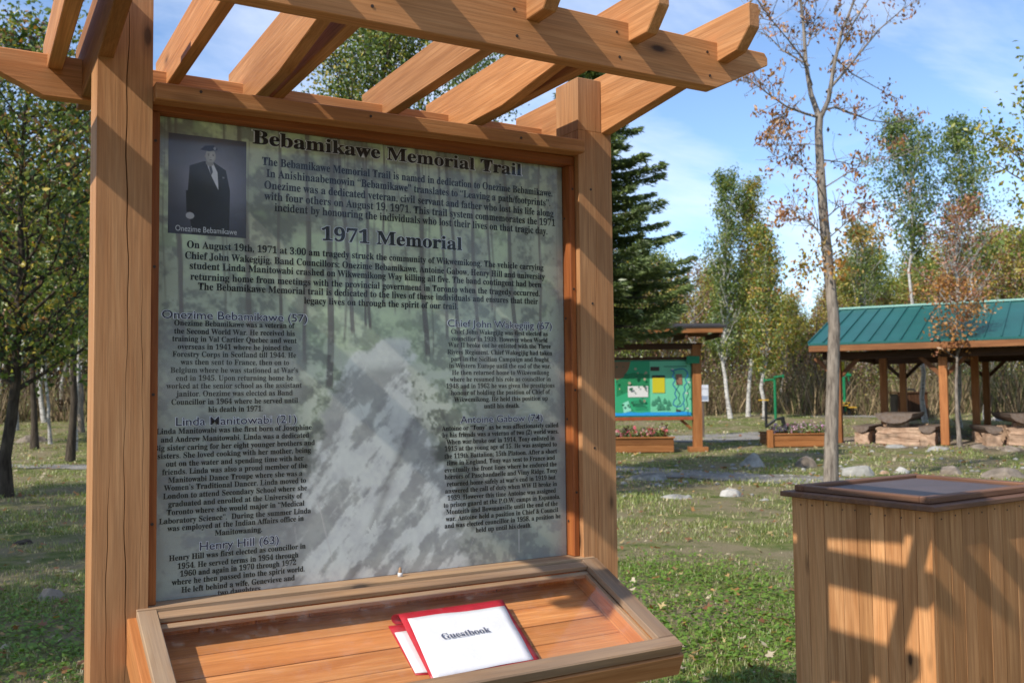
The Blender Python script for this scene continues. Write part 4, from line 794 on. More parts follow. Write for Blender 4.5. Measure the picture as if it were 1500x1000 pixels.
def far_leaves(N, d0, d1, lo, hi, size, pal, wts, seed, name, dens=1.0):
    r = np.random.default_rng(seed); px = r.uniform(-700, 2300, N); dep = r.uniform(d0, d1, N); k = (px-750)/FOC*dep; x = CAM.x+_sy*dep+_cy*k; y = CAM.y+_cy*dep-_sy*k; g = gz(x, y); top = EYE+(567-np.interp(px, [-500, 0, 130, 300, 800, 1000, 1020, 1120, 1150, 1200, 1230, 1310, 1400, 1450, 1500, 2000], [350, 350, 320, 320, 380, 420, 430, 430, 468, 470, 430, 430, 420, 400, 370, 360])+12*np.sin(px*.11)+9*np.sin(px*.31))/FOC*dep
    t = r.random(N)**.9; z = g+lo+(np.maximum(top-g, 2)*hi-lo)*t; zlow = (z-g); P = np.stack([x, y, z], 1)+r.normal(0, .2, (N, 3)); keep = (np.sin(x*.9+z*1.1)+np.sin(y*.7-z*1.7)+np.sin(x*2.1+y*1.3)) > -.9-1.2*r.random(N); P = P[keep]; zlow = zlow[keep]; N = len(P)
    pal = np.asarray(pal); wts = np.asarray(wts, float)/np.sum(wts); zone = (np.sin(P[:, 0]*.35)+np.sin(P[:, 1]*.3+P[:, 0]*.17)+r.normal(0, .7, N)); ci = np.clip(((zone+2.2)/4.4*len(pal)).astype(int), 0, len(pal)-1); C = pal[ci]*(.6+.7*r.random((N, 1))); lw_ = zlow < 2.2+1.5*r.random(N); br_ = np.array([(.16, .115, .075), (.22, .16, .10), (.10, .08, .05), (.10, .10, .04)]); C[lw_] = br_[r.integers(0, 4, lw_.sum())]*(.6+.7*r.random((lw_.sum(), 1)))
    A = r.normal(0, 1, (N, 3)); A /= np.linalg.norm(A, axis=1)[:, None]; B = np.cross(A, r.normal(0, 1, (N, 3))); B /= np.linalg.norm(B, axis=1)[:, None]; s = size*(.6+.8*r.random((N, 1)))/2
    V = np.stack([P-A*s, P-B*s*.6, P+A*s, P+B*s*.6], 1).reshape(-1, 3); i = np.arange(N)*4; return npmesh(name, V, np.stack([i, i+1, i+2, i+3], 1), np.repeat(C, 4, 0))
tag(link('woodland', far_leaves(230000, 50, 84, .2, 1.0, .30, [G_M, G_L, G_Y, (.15, .12, .05), G_Y, G_L, Y_L, OR_], [1]*8, 7, 'woodland_leaves'), LEAF), 'mass of mixed autumn foliage deep in the wood', 'wood', kind='stuff')
def brush(N, seed, d0, d1, h):
    r = np.random.default_rng(seed); px = r.uniform(-600, 2200, N); dep = r.uniform(d0, d1, N); dep += 1.5*np.sin(px*.013)+.8*np.sin(px*.041); k = (px-750)/FOC*dep; x = CAM.x+_sy*dep+_cy*k; y = CAM.y+_cy*dep-_sy*k; z = gz(x, y); q = .5+.5*np.sin(x*.8+np.sin(y*.9)*2)*np.sin(y*.7)
    hh = h*(.25+.85*r.random(N)**1.4)*(.45+.9*q); ln = hh[:, None]*r.normal(0, .33, (N, 2)); w = .006+.016*r.random(N); a = r.random(N)*6.28; dx, dy = np.cos(a)*w, np.sin(a)*w
    zb = z+hh*.0; p0 = np.stack([x-dx, y-dy, zb], 1); p1 = np.stack([x+dx, y+dy, zb], 1); m1 = np.stack([x+ln[:, 0]*.5+dx, y+ln[:, 1]*.5+dy, z+hh*.6], 1); m0 = np.stack([x+ln[:, 0]*.5-dx, y+ln[:, 1]*.5-dy, z+hh*.6], 1); t0 = np.stack([x+ln[:, 0], y+ln[:, 1], z+hh], 1)
    V = np.stack([p0, p1, m1, m0, t0], 1).reshape(-1, 3); i = np.arange(N)*5; F = np.concatenate([np.stack([i, i+1, i+2], 1), np.stack([i, i+2, i+3], 1), np.stack([i+3, i+2, i+4], 1)]); pal = np.array([(.20, .15, .09), (.28, .21, .12), (.15, .13, .06), (.13, .14, .05), (.33, .25, .15), (.11, .075, .05)]); C = pal[r.integers(0, 6, N)]*(.6+.7*r.random((N, 1)))
    return npmesh('brush', V, F, np.repeat(C, 5, 0))
tag(link('brush', brush(90000, 3, 37, 54, 1.7), STALK), 'tall dry brown weeds and saplings along the edge of the wood', 'brush', kind='stuff')
def shrubs(N, seed):
    r = np.random.default_rng(seed); m_ = 520; px = r.uniform(-500, 2000, m_); dep = r.uniform(38, 50, m_); k = (px-750)/FOC*dep; x = CAM.x+_sy*dep+_cy*k; y = CAM.y+_cy*dep-_sy*k; c = np.stack([x, y, gz(x, y)+.5+1.3*r.random(m_)], 1)
    v, f, C = leaves_mesh(c, N, .42, .09, [G_M, G_L, G_Y, BR, Y_L, (.20, .15, .09)], [2, 2, 2, 4, .8, 4], seed); return npmesh('shrubs', v, f, C)
tag(link('shrubs', shrubs(90000, 8), LEAF), 'low mixed green and brown shrubs at the edge of the wood', 'shrubs', kind='stuff')

tag(link('saplings', brush(8000, 13, 39, 56, 5.0), TWIG), 'thin grey brown saplings and twigs along the edge of the wood', 'saplings', kind='stuff')
for i, (px, dep, S) in enumerate(((-40, 30, 1.1), (24, 34, 1.15), (66, 38, 1.0), (120, 33, 1.1), (150, 38, 1.1), (-110, 27, 1.2), (92, 42, 1.1))):
    copy_tree(VAR[(3, 0, 1, 3, 0, 3, 1)[i]], Matrix.Translation(at(px, dep)) @ Matrix.Rotation(i*1.3, 4, 'Z') @ Matrix.Diagonal((1.3, 1.3, S, 1)), 'slender tree close behind the left picnic table, %s' % ('left of the edge', 'near the frame edge', 'by the rusty tree', 'by the sign post', 'hidden by the post', 'outside the view', 'farthest back')[i])
# ================================================================== things in the clearing
def local(px, py, turn=0.0):
    """a frame standing on the ground at a picture point, x to the right, y away, plus metres per picture unit there"""
    p = gp(px, py); d = (p.x-CAM.x)*_sy+(p.y-CAM.y)*_cy; return face_cam(p, turn), d/FOC, p
def flat(name, polys, mat, parent, M, y):
    """coloured flat print: polygons (colour, [(x, z)...]) each a hair above the last"""
    V = []; F = []; C = []
    for i, (c, P) in enumerate(polys):
        b = len(V); V += [(p[0], y-.0015*i, p[1]) for p in P]; F.append(tuple(range(b, b+len(P)))); C += [c]*len(P)
    me = bpy.data.meshes.new(name); me.from_pydata(V, [], F); a = me.color_attributes.new('Col', 'FLOAT_COLOR', 'POINT'); a.data.foreach_set('color', np.concatenate([np.array(C), np.ones((len(C), 1))], 1).astype(np.float32).ravel()); return link(name, me, mat, parent, M)
# ---- trail map kiosk
KM, ks, kp = local(1022, 661); kiosk = thing('map_kiosk', 'roofed timber kiosk with a green and blue trail map board', 'kiosk', KM)
kx = lambda px: (px-1022)*ks; kz = lambda py: (661-py)*ks
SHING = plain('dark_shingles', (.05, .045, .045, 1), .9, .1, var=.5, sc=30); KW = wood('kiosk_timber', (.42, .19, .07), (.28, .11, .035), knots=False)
def kb(n, a, b, mat, g='x', bv=.006): return box(n, a, b, mat, kiosk, g, KM, bv)
kb('post', (kx(1016), -.11, 0), (kx(1028.5), .11, kz(505)), KW, 'z'); kb('post', (kx(818), -.11, 0), (kx(830.5), .11, kz(505)), KW, 'z')
kb('post_foot', (kx(1009), -.17, -.02), (kx(1036), .17, kz(654)), KW); kb('post_foot', (kx(811), -.17, -.02), (kx(838), .17, kz(654)), KW)
kb('map_board', (kx(831), -.02, kz(610)), (kx(1015.5), .02, kz(527)), plain('map_back', (.03, .20, .12, 1), .4)); kb('bottom_rail', (kx(830.7), -.07, kz(615)), (kx(1015.8), .07, kz(610.3)), plain('red_brown_rail', (.30, .075, .03, 1), .5), 'x'); kb('top_rail', (kx(830.7), -.06, kz(526.7)), (kx(1015.8), .06, kz(523)), DARKW)
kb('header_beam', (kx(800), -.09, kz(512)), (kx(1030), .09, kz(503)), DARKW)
prism('brace', [(0, 0), (kx(1032), 0), (kx(1034), -.03), (.02, -.06)][:0] or [(0, 0), (.34, 0), (.34, .07), (0, .07)], .08, KW, kiosk, (kx(1014.5)-.29, .04, kz(615)-.02), (.75, 0, -.66), (.66, 0, .75), KM)
def gable(name, x0, x1, y0, y1, zr, ze, th, mat, parent, M):
    """two roof slabs meeting at a ridge that runs along x"""
    ym = (y0+y1)/2
    for s_, ya in ((1, y0), (-1, y1)):
        V = [(x0, ya, ze), (x1, ya, ze), (x1, ym, zr), (x0, ym, zr)]; V += [(a, b, c-th) for a, b, c in V]
        me = bpy.data.meshes.new(name); me.from_pydata(V, [], [(0, 1, 2, 3), (7, 6, 5, 4), (0, 4, 5, 1), (1, 5, 6, 2), (2, 6, 7, 3), (3, 7, 4, 0)]); link(name, me, mat, parent, M)
gable('roof_slope', kx(785), kx(1056), -.95, .95, kz(474), kz(481), .05, SHING, kiosk, KM)
kb('fascia', (kx(786), -.93, kz(491)), (kx(1051), -.885, kz(481.5)), KW, 'x'); kb('fascia', (kx(786), .885, kz(491)), (kx(1051), .93, kz(481.5)), KW, 'x')
for x in (kx(787), kx(1049)-.05): kb('barge_beam', (x, -.88, kz(497)), (x+.06, .88, kz(489)), DARKW, 'y')
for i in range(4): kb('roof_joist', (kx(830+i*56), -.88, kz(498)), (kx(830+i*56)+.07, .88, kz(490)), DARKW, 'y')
kb('name_plate', (kx(1007), -.135, kz(533)), (kx(1026), -.115, kz(522)), plain('green_plate', (.02, .22, .10, 1), .5))
gA = (.015, .19, .075); gB = (.03, .32, .15); gC = (.14, .50, .30); bl = (.02, .27, .62); wob = lambda x: .6*math.sin(x*.23)+.5*math.sin(x*.51)
P = lambda pts: [(kx(x), kz(y)) for x, y in pts]; rm = random.Random(2)
def circ(cx, cy, r, n=10): return P([(cx+r*math.cos(6.283*i/n), cy+r*math.sin(6.283*i/n)) for i in range(n)])
polys = [(gB, P([(833, 608), (954, 608), (954, 529), (833, 529)])), (gC, P([(954, 608), (1013.5, 608), (1013.5, 529), (954, 529)])), (gA, P([(905, 552), (930, 545), (953, 548), (953, 575), (930, 570), (905, 580)])), ((.22, .12, .06), P([(902, 529), (926, 529), (923, 540), (915, 552), (905, 556), (902, 552)])), ((.02, .14, .07), P([(860, 560), (880, 548), (900, 556), (900, 585), (870, 588)])),
         ((.25, .6, .45), P([(913, 590), (922, 586), (926, 601), (915, 604)])), (bl, P([(833, 608)]+[(833+i*9.02, 603.2+wob(833+i*9)*1.0) for i in range(21)]+[(1013.5, 608)][:1]))]
polys += [((.05, .03, .02), P([(955, 537), (968, 537), (968, 543), (955, 543)])), ((.62, .62, .60), P([(921.5, 565), (951, 565), (951, 581), (921.5, 581)])), ((.03, .03, .02), P([(957, 549.5), (976, 549.5), (976, 553), (957, 553)])), ((.52, .45, .02), P([(957.5, 553.2), (975.5, 553.2), (975.5, 575), (957.5, 575)])), ((.24, .13, .08), P([(992, 548), (1001, 548), (1001, 563.5), (992, 563.5)])), ((.08, .04, .03), P([(991, 600), (998, 600), (998, 602.5), (991, 602.5)]))]
for x, y in ((962, 588), (966, 584), (969, 592), (958, 590), (975, 587), (981, 590), (972, 596), (979, 596), (966, 596)): polys.append(((.05, .22, .13), P([(x-3.5, y+3), (x+3.5, y+3), (x+1.8, y), (x+2.5, y), (x, y-5), (x-2.5, y), (x-1.8, y)])))
for _ in range(26): x, y = rm.uniform(904, 950), rm.uniform(535, 600); polys.append((((.02, .12, .06) if rm.random() < .7 else (.35, .3, .2)), circ(x, y, rm.uniform(.8, 2.4), 6)))
for i in range(5): polys.append(((.02, .12, .07), P([(928, 586+i*2.0), (946-3*(i % 2), 586+i*2.0), (946-3*(i % 2), 586.8+i*2.0), (928, 586.8+i*2.0)])))
polys.append(((.03, .10, .08), P([(974, 536.4), (1008, 536.4), (1008, 537.4), (974, 537.4)])))
trail = [(984, 542), (989, 542.5), (996, 540.5), (1003, 540.5), (1008, 545), (1008.5, 551), (1004.5, 556), (1007.5, 561), (1003, 566), (1004.5, 572), (1001, 578), (1003, 586), (1000.5, 591), (997, 595), (991, 595.5), (986, 592), (988, 586), (992, 583), (989, 577), (991, 570), (986, 563), (990, 557), (986, 551), (989, 546), (984, 542)]
for a, b in zip(trail, trail[1:]): dx, dy = b[0]-a[0], b[1]-a[1]; L = math.hypot(dx, dy); nx, ny = -dy/L*.75, dx/L*.75; polys.append(((.015, .10, .28), P([(a[0]+nx, a[1]+ny), (b[0]+nx, b[1]+ny), (b[0]-nx, b[1]-ny), (a[0]-nx, a[1]-ny)])))
polys.append(((.015, .10, .28), P([(1001, 591), (1002.4, 591), (1003.4, 601), (1002, 601)])))
for x, y in ((1010, 560), (1006, 576), (1007, 598), (986, 541)): polys.append(((.5, .5, .48), P([(x-1.6, y-1), (x+1.6, y-1), (x+1.6, y+1), (x-1.6, y+1)])))
flat('map_print', polys, PRINT, kiosk, KM, -.0215)
# white notice beside it
NM, ns, _p = local(1031, 640); nt = thing('notice_board', 'small white notice board on a thin post behind the map kiosk', 'sign', NM); box('post', (-.03, .012, 0), (.03, .05, 76*ns), GREYW, nt, 'z', NM); box('board', (-3*ns, -.01, 52*ns), (8*ns, .010, 76*ns), plain('white_board', (.68, .70, .74, 1), .5), nt, 'x', NM)
flat('notice_print', [((.28, .33, .42), [(-2*ns, 54*ns), (7*ns, 54*ns), (7*ns, 60*ns), (-2*ns, 60*ns)]), ((.3, .3, .32), [(-2*ns, 70*ns), (7*ns, 70*ns), (7*ns, 71*ns), (-2*ns, 71*ns)])], PRINT, nt, NM, -.0115)
# ---- flower boxes
PET = [(.62, .10, .16), (.70, .22, .32), (.75, .55, .55), (.55, .03, .05), (.66, .42, .16)]
def planter(label, x0, x1, yb, h, dp, seed, post=False, pal=PET):
    M, s, p = local((x0+x1)/2, yb); w = (x1-x0)*s; t = thing('flower_box', label, 'planter', M); hh = h*s; A = -w/2
    def b(n, lo, hi, mat, g='x'): box(n, lo, hi, mat, t, g, M, .006)
    for i in range(2): b('plank', (A, 0, .02+i*hh*.46), (-A, .04, .015+(i+1)*hh*.46), KW); b('plank', (A, dp, .02+i*hh*.46), (-A, dp+.04, .015+(i+1)*hh*.46), KW); b('plank', (A, .045, .02+i*hh*.46), (A+.04, dp-.005, .015+(i+1)*hh*.46), KW, 'y'); b('plank', (-A-.04, .045, .02+i*hh*.46), (-A, dp-.005, .015+(i+1)*hh*.46), KW, 'y')
    b('cap_rail', (A-.03, -.03, .92*hh+.017), (-A+.03, .07, .92*hh+.055), KW); b('cap_rail', (A-.03, dp-.03, .92*hh+.017), (-A+.03, dp+.07, .92*hh+.055), KW); b('soil', (A+.045, .045, .05), (-A-.045, dp-.005, hh*.82), DIRT)
    if post: b('corner_post', (A-.14, -.05, 0), (A-.005, .09, hh*1.35), KW, 'z')
    r = np.random.default_rng(seed); n = int(w*26); c = np.stack([r.uniform(A+.1, -A-.1, n), r.uniform(.08, dp-.08, n), hh*.86+.06+.16*r.random(n)], 1); v, f, C = leaves_mesh(c, n*16, .07, .06, [G_M, G_L, G_D], [3, 2, 1], seed); link('foliage', npmesh('foliage', v, f, C), LEAF, t, M)
    v, f, C = leaves_mesh(c+np.array([0, -.03, .06]), n*7, .05, .062, pal, [3, 3, 1.2, 1, .6], seed+1, .9); o = link('blossom', npmesh('blossom', v, f, C), PETAL, t, M); o['kind'] = 'stuff'
planter('long wooden flower box of pink blossoms below the map kiosk', 800, 987, 664, 22, 1.1, 5)
planter('wooden flower box of mauve blossoms with corner post by the exercise frame', 1133, 1226, 655, 19, 1.3, 6, True, [(.42, .25, .38), (.50, .30, .40), (.55, .42, .45), (.35, .12, .2), (.4, .3, .3)])
# ---- exercise machines
GP = plain('green_painted_steel', (.01, .19, .075, 1), .35, .5, var=.1); BK = plain('black_painted_steel', (.015, .015, .016, 1), .4, .4, var=.1); YP = plain('yellow_seat_plastic', (.62, .36, .03, 1), .4, .5, var=.1); YS = plain('yellow_sign_face', (.62, .52, .02, 1), .4, .4, var=.1)
def tb(name, pts, rad, mat, par, M, n=10):
    V = []; F = []; tube(V, F, pts, [rad]*len(pts) if isinstance(rad, (int, float)) else rad, n); k = len(V); F2 = [tuple(f) for f in F]; me = bpy.data.meshes.new(name); me.from_pydata(V, [], F2+[tuple(range(n)), tuple(range(k-n, k))]); return link(name, me, mat, par, M)
EM, es, _p = local(1131, 626); ex = thing('gym_machine', 'green steel outdoor exercise machine with T handles and black footplates', 'gym machine', EM); q = lambda px, py, y=0: ((px-1131)*es, y, (626-py)*es)
tb('upright', [q(1136.5, 616), q(1136.5, 556)], .045, GP, ex, EM); tb('handle_bar', [q(1120, 557.5), q(1135, 556)], .032, GP, ex, EM); tb('handle_bar', [q(1135, 552.5), q(1150, 551)], .032, GP, ex, EM); tb('cross_bar', [q(1137, 552, -.25), q(1137, 558, .25)], .035, GP, ex, EM); tb('grip', [q(1121, 560), q(1121, 554)], .028, GP, ex, EM); tb('grip', [q(1149, 554), q(1149, 549)], .028, GP, ex, EM)
tb('base_beam', [q(1123, 624), q(1137, 614), q(1148, 612)], .05, BK, ex, EM); tb('front_upright', [q(1122.5, 627), q(1122.5, 588)], .045, BK, ex, EM); tb('foot_rest', [q(1114, 611.5), q(1131, 611.5)], .022, BK, ex, EM); tb('footplate', [q(1146, 611), q(1149, 624)], .07, BK, ex, EM); tb('yellow_grip', [q(1112, 586), q(1127, 586)], .02, YP, ex, EM)
SM, ss, _p = local(1241, 609); st = thing('gym_machine', 'green exercise pole with yellow plastic seats beyond the maple trunk', 'gym machine', SM); q2 = lambda px, py, y=0: ((px-1241)*ss, y, (609-py)*ss)
tb('upright', [q2(1238, 602), q2(1237.5, 536)], .055, GP, st, SM); tb('head_plate', [q2(1241, 550), q2(1248, 550)], .06, GP, st, SM); tb('head_plate', [q2(1243, 541), q2(1245, 558)], .03, GP, st, SM); tb('support', [q2(1236, 606), q2(1235, 592)], .06, BK, st, SM); tb('support', [q2(1245, 606), q2(1243, 597)], .06, BK, st, SM)
for a, b_, z in ((1229, 1243, 590), (1231, 1241, 593.5), (1241, 1253, 596.5)): box('seat', (q2(a, 0)[0], -.2, (609-z)*ss-.02), (q2(b_, 0)[0], .2, (609-z)*ss+.02), YP, st, 'x', SM, .008)
# ---- pavilion
PA = math.radians(-31); PC = at(1184, 26.0); PC = Vector((PC.x, PC.y, float(gz(PC.x, PC.y)))); PM = face_cam(PC, PA)
pv = thing('picnic_pavilion', 'open timber picnic pavilion with a green ribbed metal roof', 'pavilion', PM)
def zat(py, px, s_=0.0, t_=0.0):
    return 0
GM = NT('green_metal_roof'); gn = GM.noise(GM.coord((1, 1, 1), False), .8, 4); GREEN = GM.base(GM.mix(1.0, (.008, .095, .085, 1), GM.ramp(gn, [(.3, (.85, .85, .85, 1)), (.7, (1.1, 1.1, 1.1, 1))]), 'MULTIPLY'), .45, .4); TRIM = plain('pale_ridge_cap', (.25, .45, .38, 1), .4, .5, var=.1)
ZE = EYE-PC.z+(567.5-503)/FOC*26.0; SR = 4.27; ZR = ZE+1.22; PL = 9.5; PTH = .06
def pb(n, a, b, mat, g='x', bv=.008): return box(n, a, b, mat, pv, g, PM, bv)
for s0, s1 in ((0, SR), (2*SR, SR)):
    V = [(0, s0, ZE), (PL, s0, ZE), (PL, s1, ZR), (0, s1, ZR)]; V += [(a, b, c-PTH) for a, b, c in V]; me = bpy.data.meshes.new('roof_sheet'); me.from_pydata(V, [], [(0, 1, 2, 3), (7, 6, 5, 4), (0, 4, 5, 1), (1, 5, 6, 2), (2, 6, 7, 3), (3, 7, 4, 0)]); link('roof_sheet', me, GREEN, pv, PM)
ribm = None
for s0 in (0, 1):
    for i in range(25):
        x = .02+i*(PL-.06)/24; sgn = 1 if s0 == 0 else -1; y0_ = 0 if s0 == 0 else 2*SR; dv = Vector((0, sgn*SR, ZR-ZE)); 
        if ribm is None: ribm = prism_mesh('roof_rib', [(0, 0), (dv.length, 0), (dv.length, .035), (0, .035)], .03, 0); ribm.materials.append(GREEN)
        X = dv.normalized(); Z = Vector((1, 0, 0)).cross(X) if sgn > 0 else X.cross(Vector((1, 0, 0))); link('roof_rib', ribm, None, pv, PM @ frame((x, y0_, ZE+.001), X, Z))
pb('ridge_cap', (-.03, SR-.12, ZR-.01), (PL+.03, SR+.12, ZR+.05), TRIM)
pb('fascia', (.01, .01, ZE-.235), (PL-.01, .05, ZE-.062), BROWNW); pb('fascia', (.01, 2*SR-.05, ZE-.235), (PL-.01, 2*SR-.01, ZE-.062), BROWNW)
PO = wood('pavilion_post_wood', (.50, .22, .08), (.34, .13, .045), knots=False)
for s_ in (.62, 4.0, 7.6):
    zt = ZE-.24 if s_ != 4.0 else ZE+.3
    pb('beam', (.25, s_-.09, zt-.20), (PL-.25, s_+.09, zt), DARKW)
    for x in ((.62, 3.3, 6.1, 8.9) if s_ == .62 else (1.25, 3.75, 6.25, 8.75)):
        pb('post', (x-.10, s_-.10, 0 if s_ < 1 else -.02), (x+.10, s_+.10, zt-.201), PO, 'z')
        for sg in (-1, 1): prism('knee_brace', [(0, 0), (.75, 0), (.75, .11), (0, .11)], .09, DARKW if s_ > 1 else BROWNW, pv, (x+sg*.085-(0 if sg > 0 else 0), s_+.045, zt-.72), (sg*.7, 0, .7), (-sg*.7, 0, .7) if sg > 0 else (.7, 0, .7), PM, .004)
for x in (.3, 3.3, 6.1, 8.9): pb('tie_beam', (x-.07, .72, ZE-.40), (x+.07, 7.5, ZE-.245), DARKW, 'y')
for i in range(10):
    x = .3+i*.98
    for sg, y0_ in ((1, .03), (-1, 2*SR-.03)):
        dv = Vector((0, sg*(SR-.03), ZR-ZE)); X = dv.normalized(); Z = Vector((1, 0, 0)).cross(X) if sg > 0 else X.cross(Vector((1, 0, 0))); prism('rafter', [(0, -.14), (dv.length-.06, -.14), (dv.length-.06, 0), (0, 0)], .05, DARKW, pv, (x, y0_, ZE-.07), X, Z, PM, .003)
pb('gable_board', (.01, .06, ZE-.235), (.045, 2*SR-.06, ZE-.075), BROWNW, 'y')
# slab picnic tables on stone blocks
def slab(name, L, w, h, mat, par, M, o):
    """half log: flat on top, round below"""
    n = 9; prof = [(w/2*math.cos(math.pi*i/(n-1)), -h*math.sin(math.pi*i/(n-1))) for i in range(n)]; V = [(x, 0, z) for x, z in prof]+[(x, L, z) for x, z in prof]; F = [tuple(range(n)), tuple(range(2*n-1, n-1, -1))]+[(i, i+n, i+1+n, i+1) for i in range(n-1)]+[(0, n-1, 2*n-1, n)]
    V = [(y, x, z) for x, y, z in V]; me = bpy.data.meshes.new(name); me.from_pydata(V, [], F); bm = bmesh.new(); bm.from_mesh(me); bmesh.ops.recalc_face_normals(bm, faces=bm.faces[:]); bm.to_mesh(me); bm.free(); return link(name, me, mat, par, M @ Matrix.Translation(o) @ Matrix.Rotation(R(90), 4, 'Z'))
def rock_mesh(name, sx, sy, sz, seed, sub=3, flat_=.3, rough=.22):
    bm = bmesh.new(); bmesh.ops.create_icosphere(bm, subdivisions=sub, radius=1); r = random.Random(seed); ph = [(Vector((r.gauss(0, 1), r.gauss(0, 1), r.gauss(0, 1))), r.random()*6, r.uniform(.5, 1)) for _ in range(9)]; cuts = [(Vector((r.gauss(0, 1), r.gauss(0, 1), abs(r.gauss(0, 1)))).normalized(), r.uniform(.62, .92)) for _ in range(9)]
    for v in bm.verts:
        p = v.co.copy(); k = 1+rough*sum(a*math.sin(d.dot(p)*2.1+f) for d, f, a in ph)/4
        p = p*k
        for nrm, dd in cuts:
            t = p.dot(nrm)
            if t > dd: p = p-nrm*(t-dd)*.85
        k = 1+.03*math.sin(p.x*9+p.y*7+seed)*math.sin(p.z*8); p = p*k; v.co = (p.x*sx, p.y*sy, max(-flat_, p.z)*sz)
    me = bpy.data.meshes.new(name); bm.to_mesh(me); bm.free(); return me
def block(name, w, d, h, mat, par, M, o, seed):
    bm = bmesh.new(); bmesh.ops.create_cube(bm, size=1); bmesh.ops.subdivide_edges(bm, edges=bm.edges[:], cuts=3, use_grid_fill=True); r = random.Random(seed)
    for v in bm.verts: v.co = (v.co.x*w+r.gauss(0, .012), v.co.y*d+r.gauss(0, .012), v.co.z*h+r.gauss(0, .008))
    me = bpy.data.meshes.new(name); bm.to_mesh(me); bm.free(); return link(name, me, mat, par, M @ Matrix.Translation(o))
def picnic(label, M, tilt=0, st=None, dark=GREYW, end=BROWNW):
    t = thing('picnic_table', label, 'picnic table', M); slab('table_top', 2.0, .95, .26, dark, t, M, (0.05, 0, .84)); slab('bench', 1.9, .42, .17, dark, t, M, (-.80, .05, .50)); slab('bench', 1.9, .42, .17, dark, t, M, (.85, .05, .50))
    for i in range(3): block('stone_block', 1.1, .42, .16, STONE, t, M, (.10+.02*i, .35, .08+i*.155), i+3)
    for x in (-.80, .85): block('stone_block', .36, .5, .33, STONE, t, M, (x, .35, .165), int(x*10)+20); block('stone_block', .36, .5, .33, STONE, t, M, (x, 1.5, .165), int(x*10)+40)
    block('stone_block', .5, .4, .32, STONE, t, M, (.05, .6, .44), 9); block('stone_block', 1.1, .45, .5, STONE, t, M, (.1, 1.5, .25), 12); return t
p = at(1303, 25.2); picnic('half-log picnic table on stone blocks under the left end of the pavilion', face_cam(p, R(-32)))
p = at(1503, 24.3); picnic('half-log picnic table under the pavilion cut by the right edge', face_cam(p, R(-14)))
p = gp(82, 614); picnic('dark log picnic table among the trees at the left', face_cam(p, R(-70)))
# slatted bin
BM_, bs, _p = local(1338, 615); bn = thing('slatted_bin', 'dark brown slatted litter bin with a lid handle behind the table', 'bin', BM_); bw = 22*bs
for i in range(9): a = -bw+i*2*bw/9; box('slat', (a+.006, -.01, .04), (a+2*bw/9-.006, .02, 39*bs), DARKW, bn, 'z', BM_, .003)
box('liner', (-bw+.02, .025, .03), (bw-.02, .75, 38*bs), BK, bn, 'z', BM_); box('lid', (-bw-.05, -.05, 39*bs+.002), (bw+.05, .8, 41*bs), DARKW, bn, 'x', BM_); tb('lid_handle', [(-.2, .3, 41*bs), (-.2, .3, 44.5*bs), (.2, .3, 44.5*bs), (.2, .3, 41*bs)], .03, BK, bn, BM_, 6)
# yellow sign on the corner post side
YM, ys_, _p = local(1231, 648); yg = thing('yellow_sign', 'small yellow instruction sign on a white board half behind the maple trunk', 'sign', YM); box('board', (-12*ys_, -.02, 96*ys_), (10*ys_, .005, 120*ys_), plain('cream_board', (.6, .57, .5, 1), .5), yg, 'x', YM); box('sign_face', (-4*ys_, -.035, 97*ys_), (9*ys_, -.0205, 118*ys_), YS, yg, 'x', YM); box('post', (-6*ys_, .006, 0), (-2.5*ys_, .07, 119*ys_), GREYW, yg, 'z', YM)
flat('sign_print', [((.25, .22, .03), [(-1*ys_, 113*ys_), (7*ys_, 113*ys_), (7*ys_, 114.5*ys_), (-1*ys_, 114.5*ys_)]), ((.3, .25, .03), [(-1*ys_, 101*ys_), (6*ys_, 101*ys_), (6*ys_, 102*ys_), (-1*ys_, 102*ys_)])], PRINT, yg, YM, -.037)
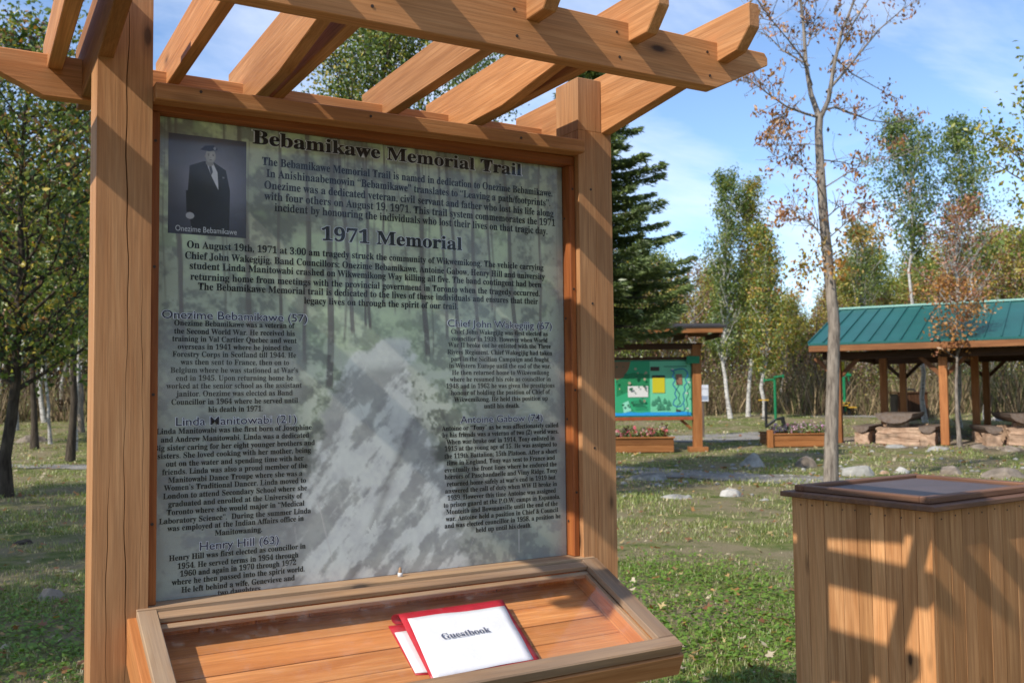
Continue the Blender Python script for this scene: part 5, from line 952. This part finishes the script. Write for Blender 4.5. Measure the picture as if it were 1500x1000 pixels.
# ---- boulders
RK = [(1107, 684, 36, 24, ROCK, 'rounded grey boulder by the path in front of the map kiosk'), (1185, 684, 32, 24, ROCK_B, 'brown boulder touching the left of the maple trunk'), (1262, 697, 48, 24, ROCK, 'long grey boulder just right of the maple trunk'), (1325, 693, 26, 12, ROCK_W, 'small buff stone above the left corner of the lectern top'), (1296, 694, 14, 8, STONE, 'tiny orange stone between two boulders behind the lectern'), (1398, 695, 40, 18, ROCK_B, 'low dark boulder behind the middle of the lectern'), (1482, 700, 60, 22, ROCK_B, 'broad tan boulder at the right edge behind the lectern'), (948, 704, 62, 14, ROCK, 'flat pale boulder sunk in grass right of the sign post'), (1073, 727, 36, 16, ROCK_W, 'whitish stone in the lawn midway to the lectern'), (993, 730, 48, 7, ROCK, 'flush flat stone beside the whitish one'), (1377, 659, 28, 9, ROCK_W, 'white flat stone at the foot of the front pavilion post'), (1440, 658, 28, 9, ROCK_B, 'tan flat stone below the young maple'), (1470, 616, 34, 12, ROCK_W, 'bright white boulder seen under the pavilion'), (1485, 661, 30, 12, ROCK_B, 'grey brown stone at the pad edge far right'), (1315, 656, 30, 7, ROCK, 'thin grey slab at the pad edge before the picnic table'),
      (66, 880, 40, 24, ROCK_B, 'grey stone with pale top in the left foreground grass'), (30, 797, 30, 12, BARK_D, 'dark clod of earth in the left foreground'), (40, 648, 46, 14, ROCK_B, 'low mound of stone near the left tree'), (28, 648, 14, 5, ROCK_W, 'small pale stone near the left tree'), (1120, 733, 16, 6, ROCK_W, 'little pale stone left of the lectern cap')]
for i, (px, yb, w, h, mt, lab) in enumerate(RK):
    M, s, p = local(px, yb); o = link('boulder' if w > 30 else 'stone', rock_mesh('rock', w*s*.55, w*s*.45, h*s*.95, i*7+3, 3), mt, None, M @ Matrix.Translation((0, w*s*.3, -.02))); tag(o, lab, 'boulder' if w > 30 else 'stone')
def pebbles(N, seed):
    r = np.random.default_rng(seed); V = []; F = []; base = rock_mesh('p', 1, 1, .7, 5, 1); bv = np.array([tuple(v.co) for v in base.vertices]); bf = np.array([tuple(p.vertices) for p in base.polygons])
    for i in range(N):
        px = r.uniform(700, 1500); py = r.uniform(640, 735); p = gp(px, py) if i % 3 else gp(r.uniform(860, 1240), r.uniform(681, 712)); s = r.uniform(.02, .07); a = r.random()*6.28; c, s2 = math.cos(a), math.sin(a); R2 = np.array([[c, -s2, 0], [s2, c, 0], [0, 0, 1]]); V.append((bv*s) @ R2.T+np.array([p.x, p.y, p.z+.01])); F.append(bf+i*len(bv))
    return npmesh('pebbles', np.concatenate(V), np.concatenate(F))
tag(link('pebbles', pebbles(260, 4), ROCK), 'scattered small stones along the gravel path', 'pebbles', kind='stuff')
# trees on the viewer's side of the clearing, seen in the panes
BG = 'trees behind the viewpoint'
for i in range(40):
    a = math.pi*(.62+1.16*(i+frng.random())/40)+math.pi/2-YAW; d_ = frng.uniform(27, 38); x, y = CAM.x+math.cos(a)*d_, CAM.y+math.sin(a)*d_
    k = frng.choice([0, 1, 3, 3]); S = frng.uniform(.8, 1.25); c = copy_tree(VAR[k], Matrix.Translation((x, y, float(gz(x, y)))) @ Matrix.Rotation(frng.random()*6.28, 4, 'Z') @ Matrix.Diagonal((S*1.5, S*1.5, S, 1)), 'leafy tree on the near side of the clearing behind the viewpoint'); c['group'] = BG
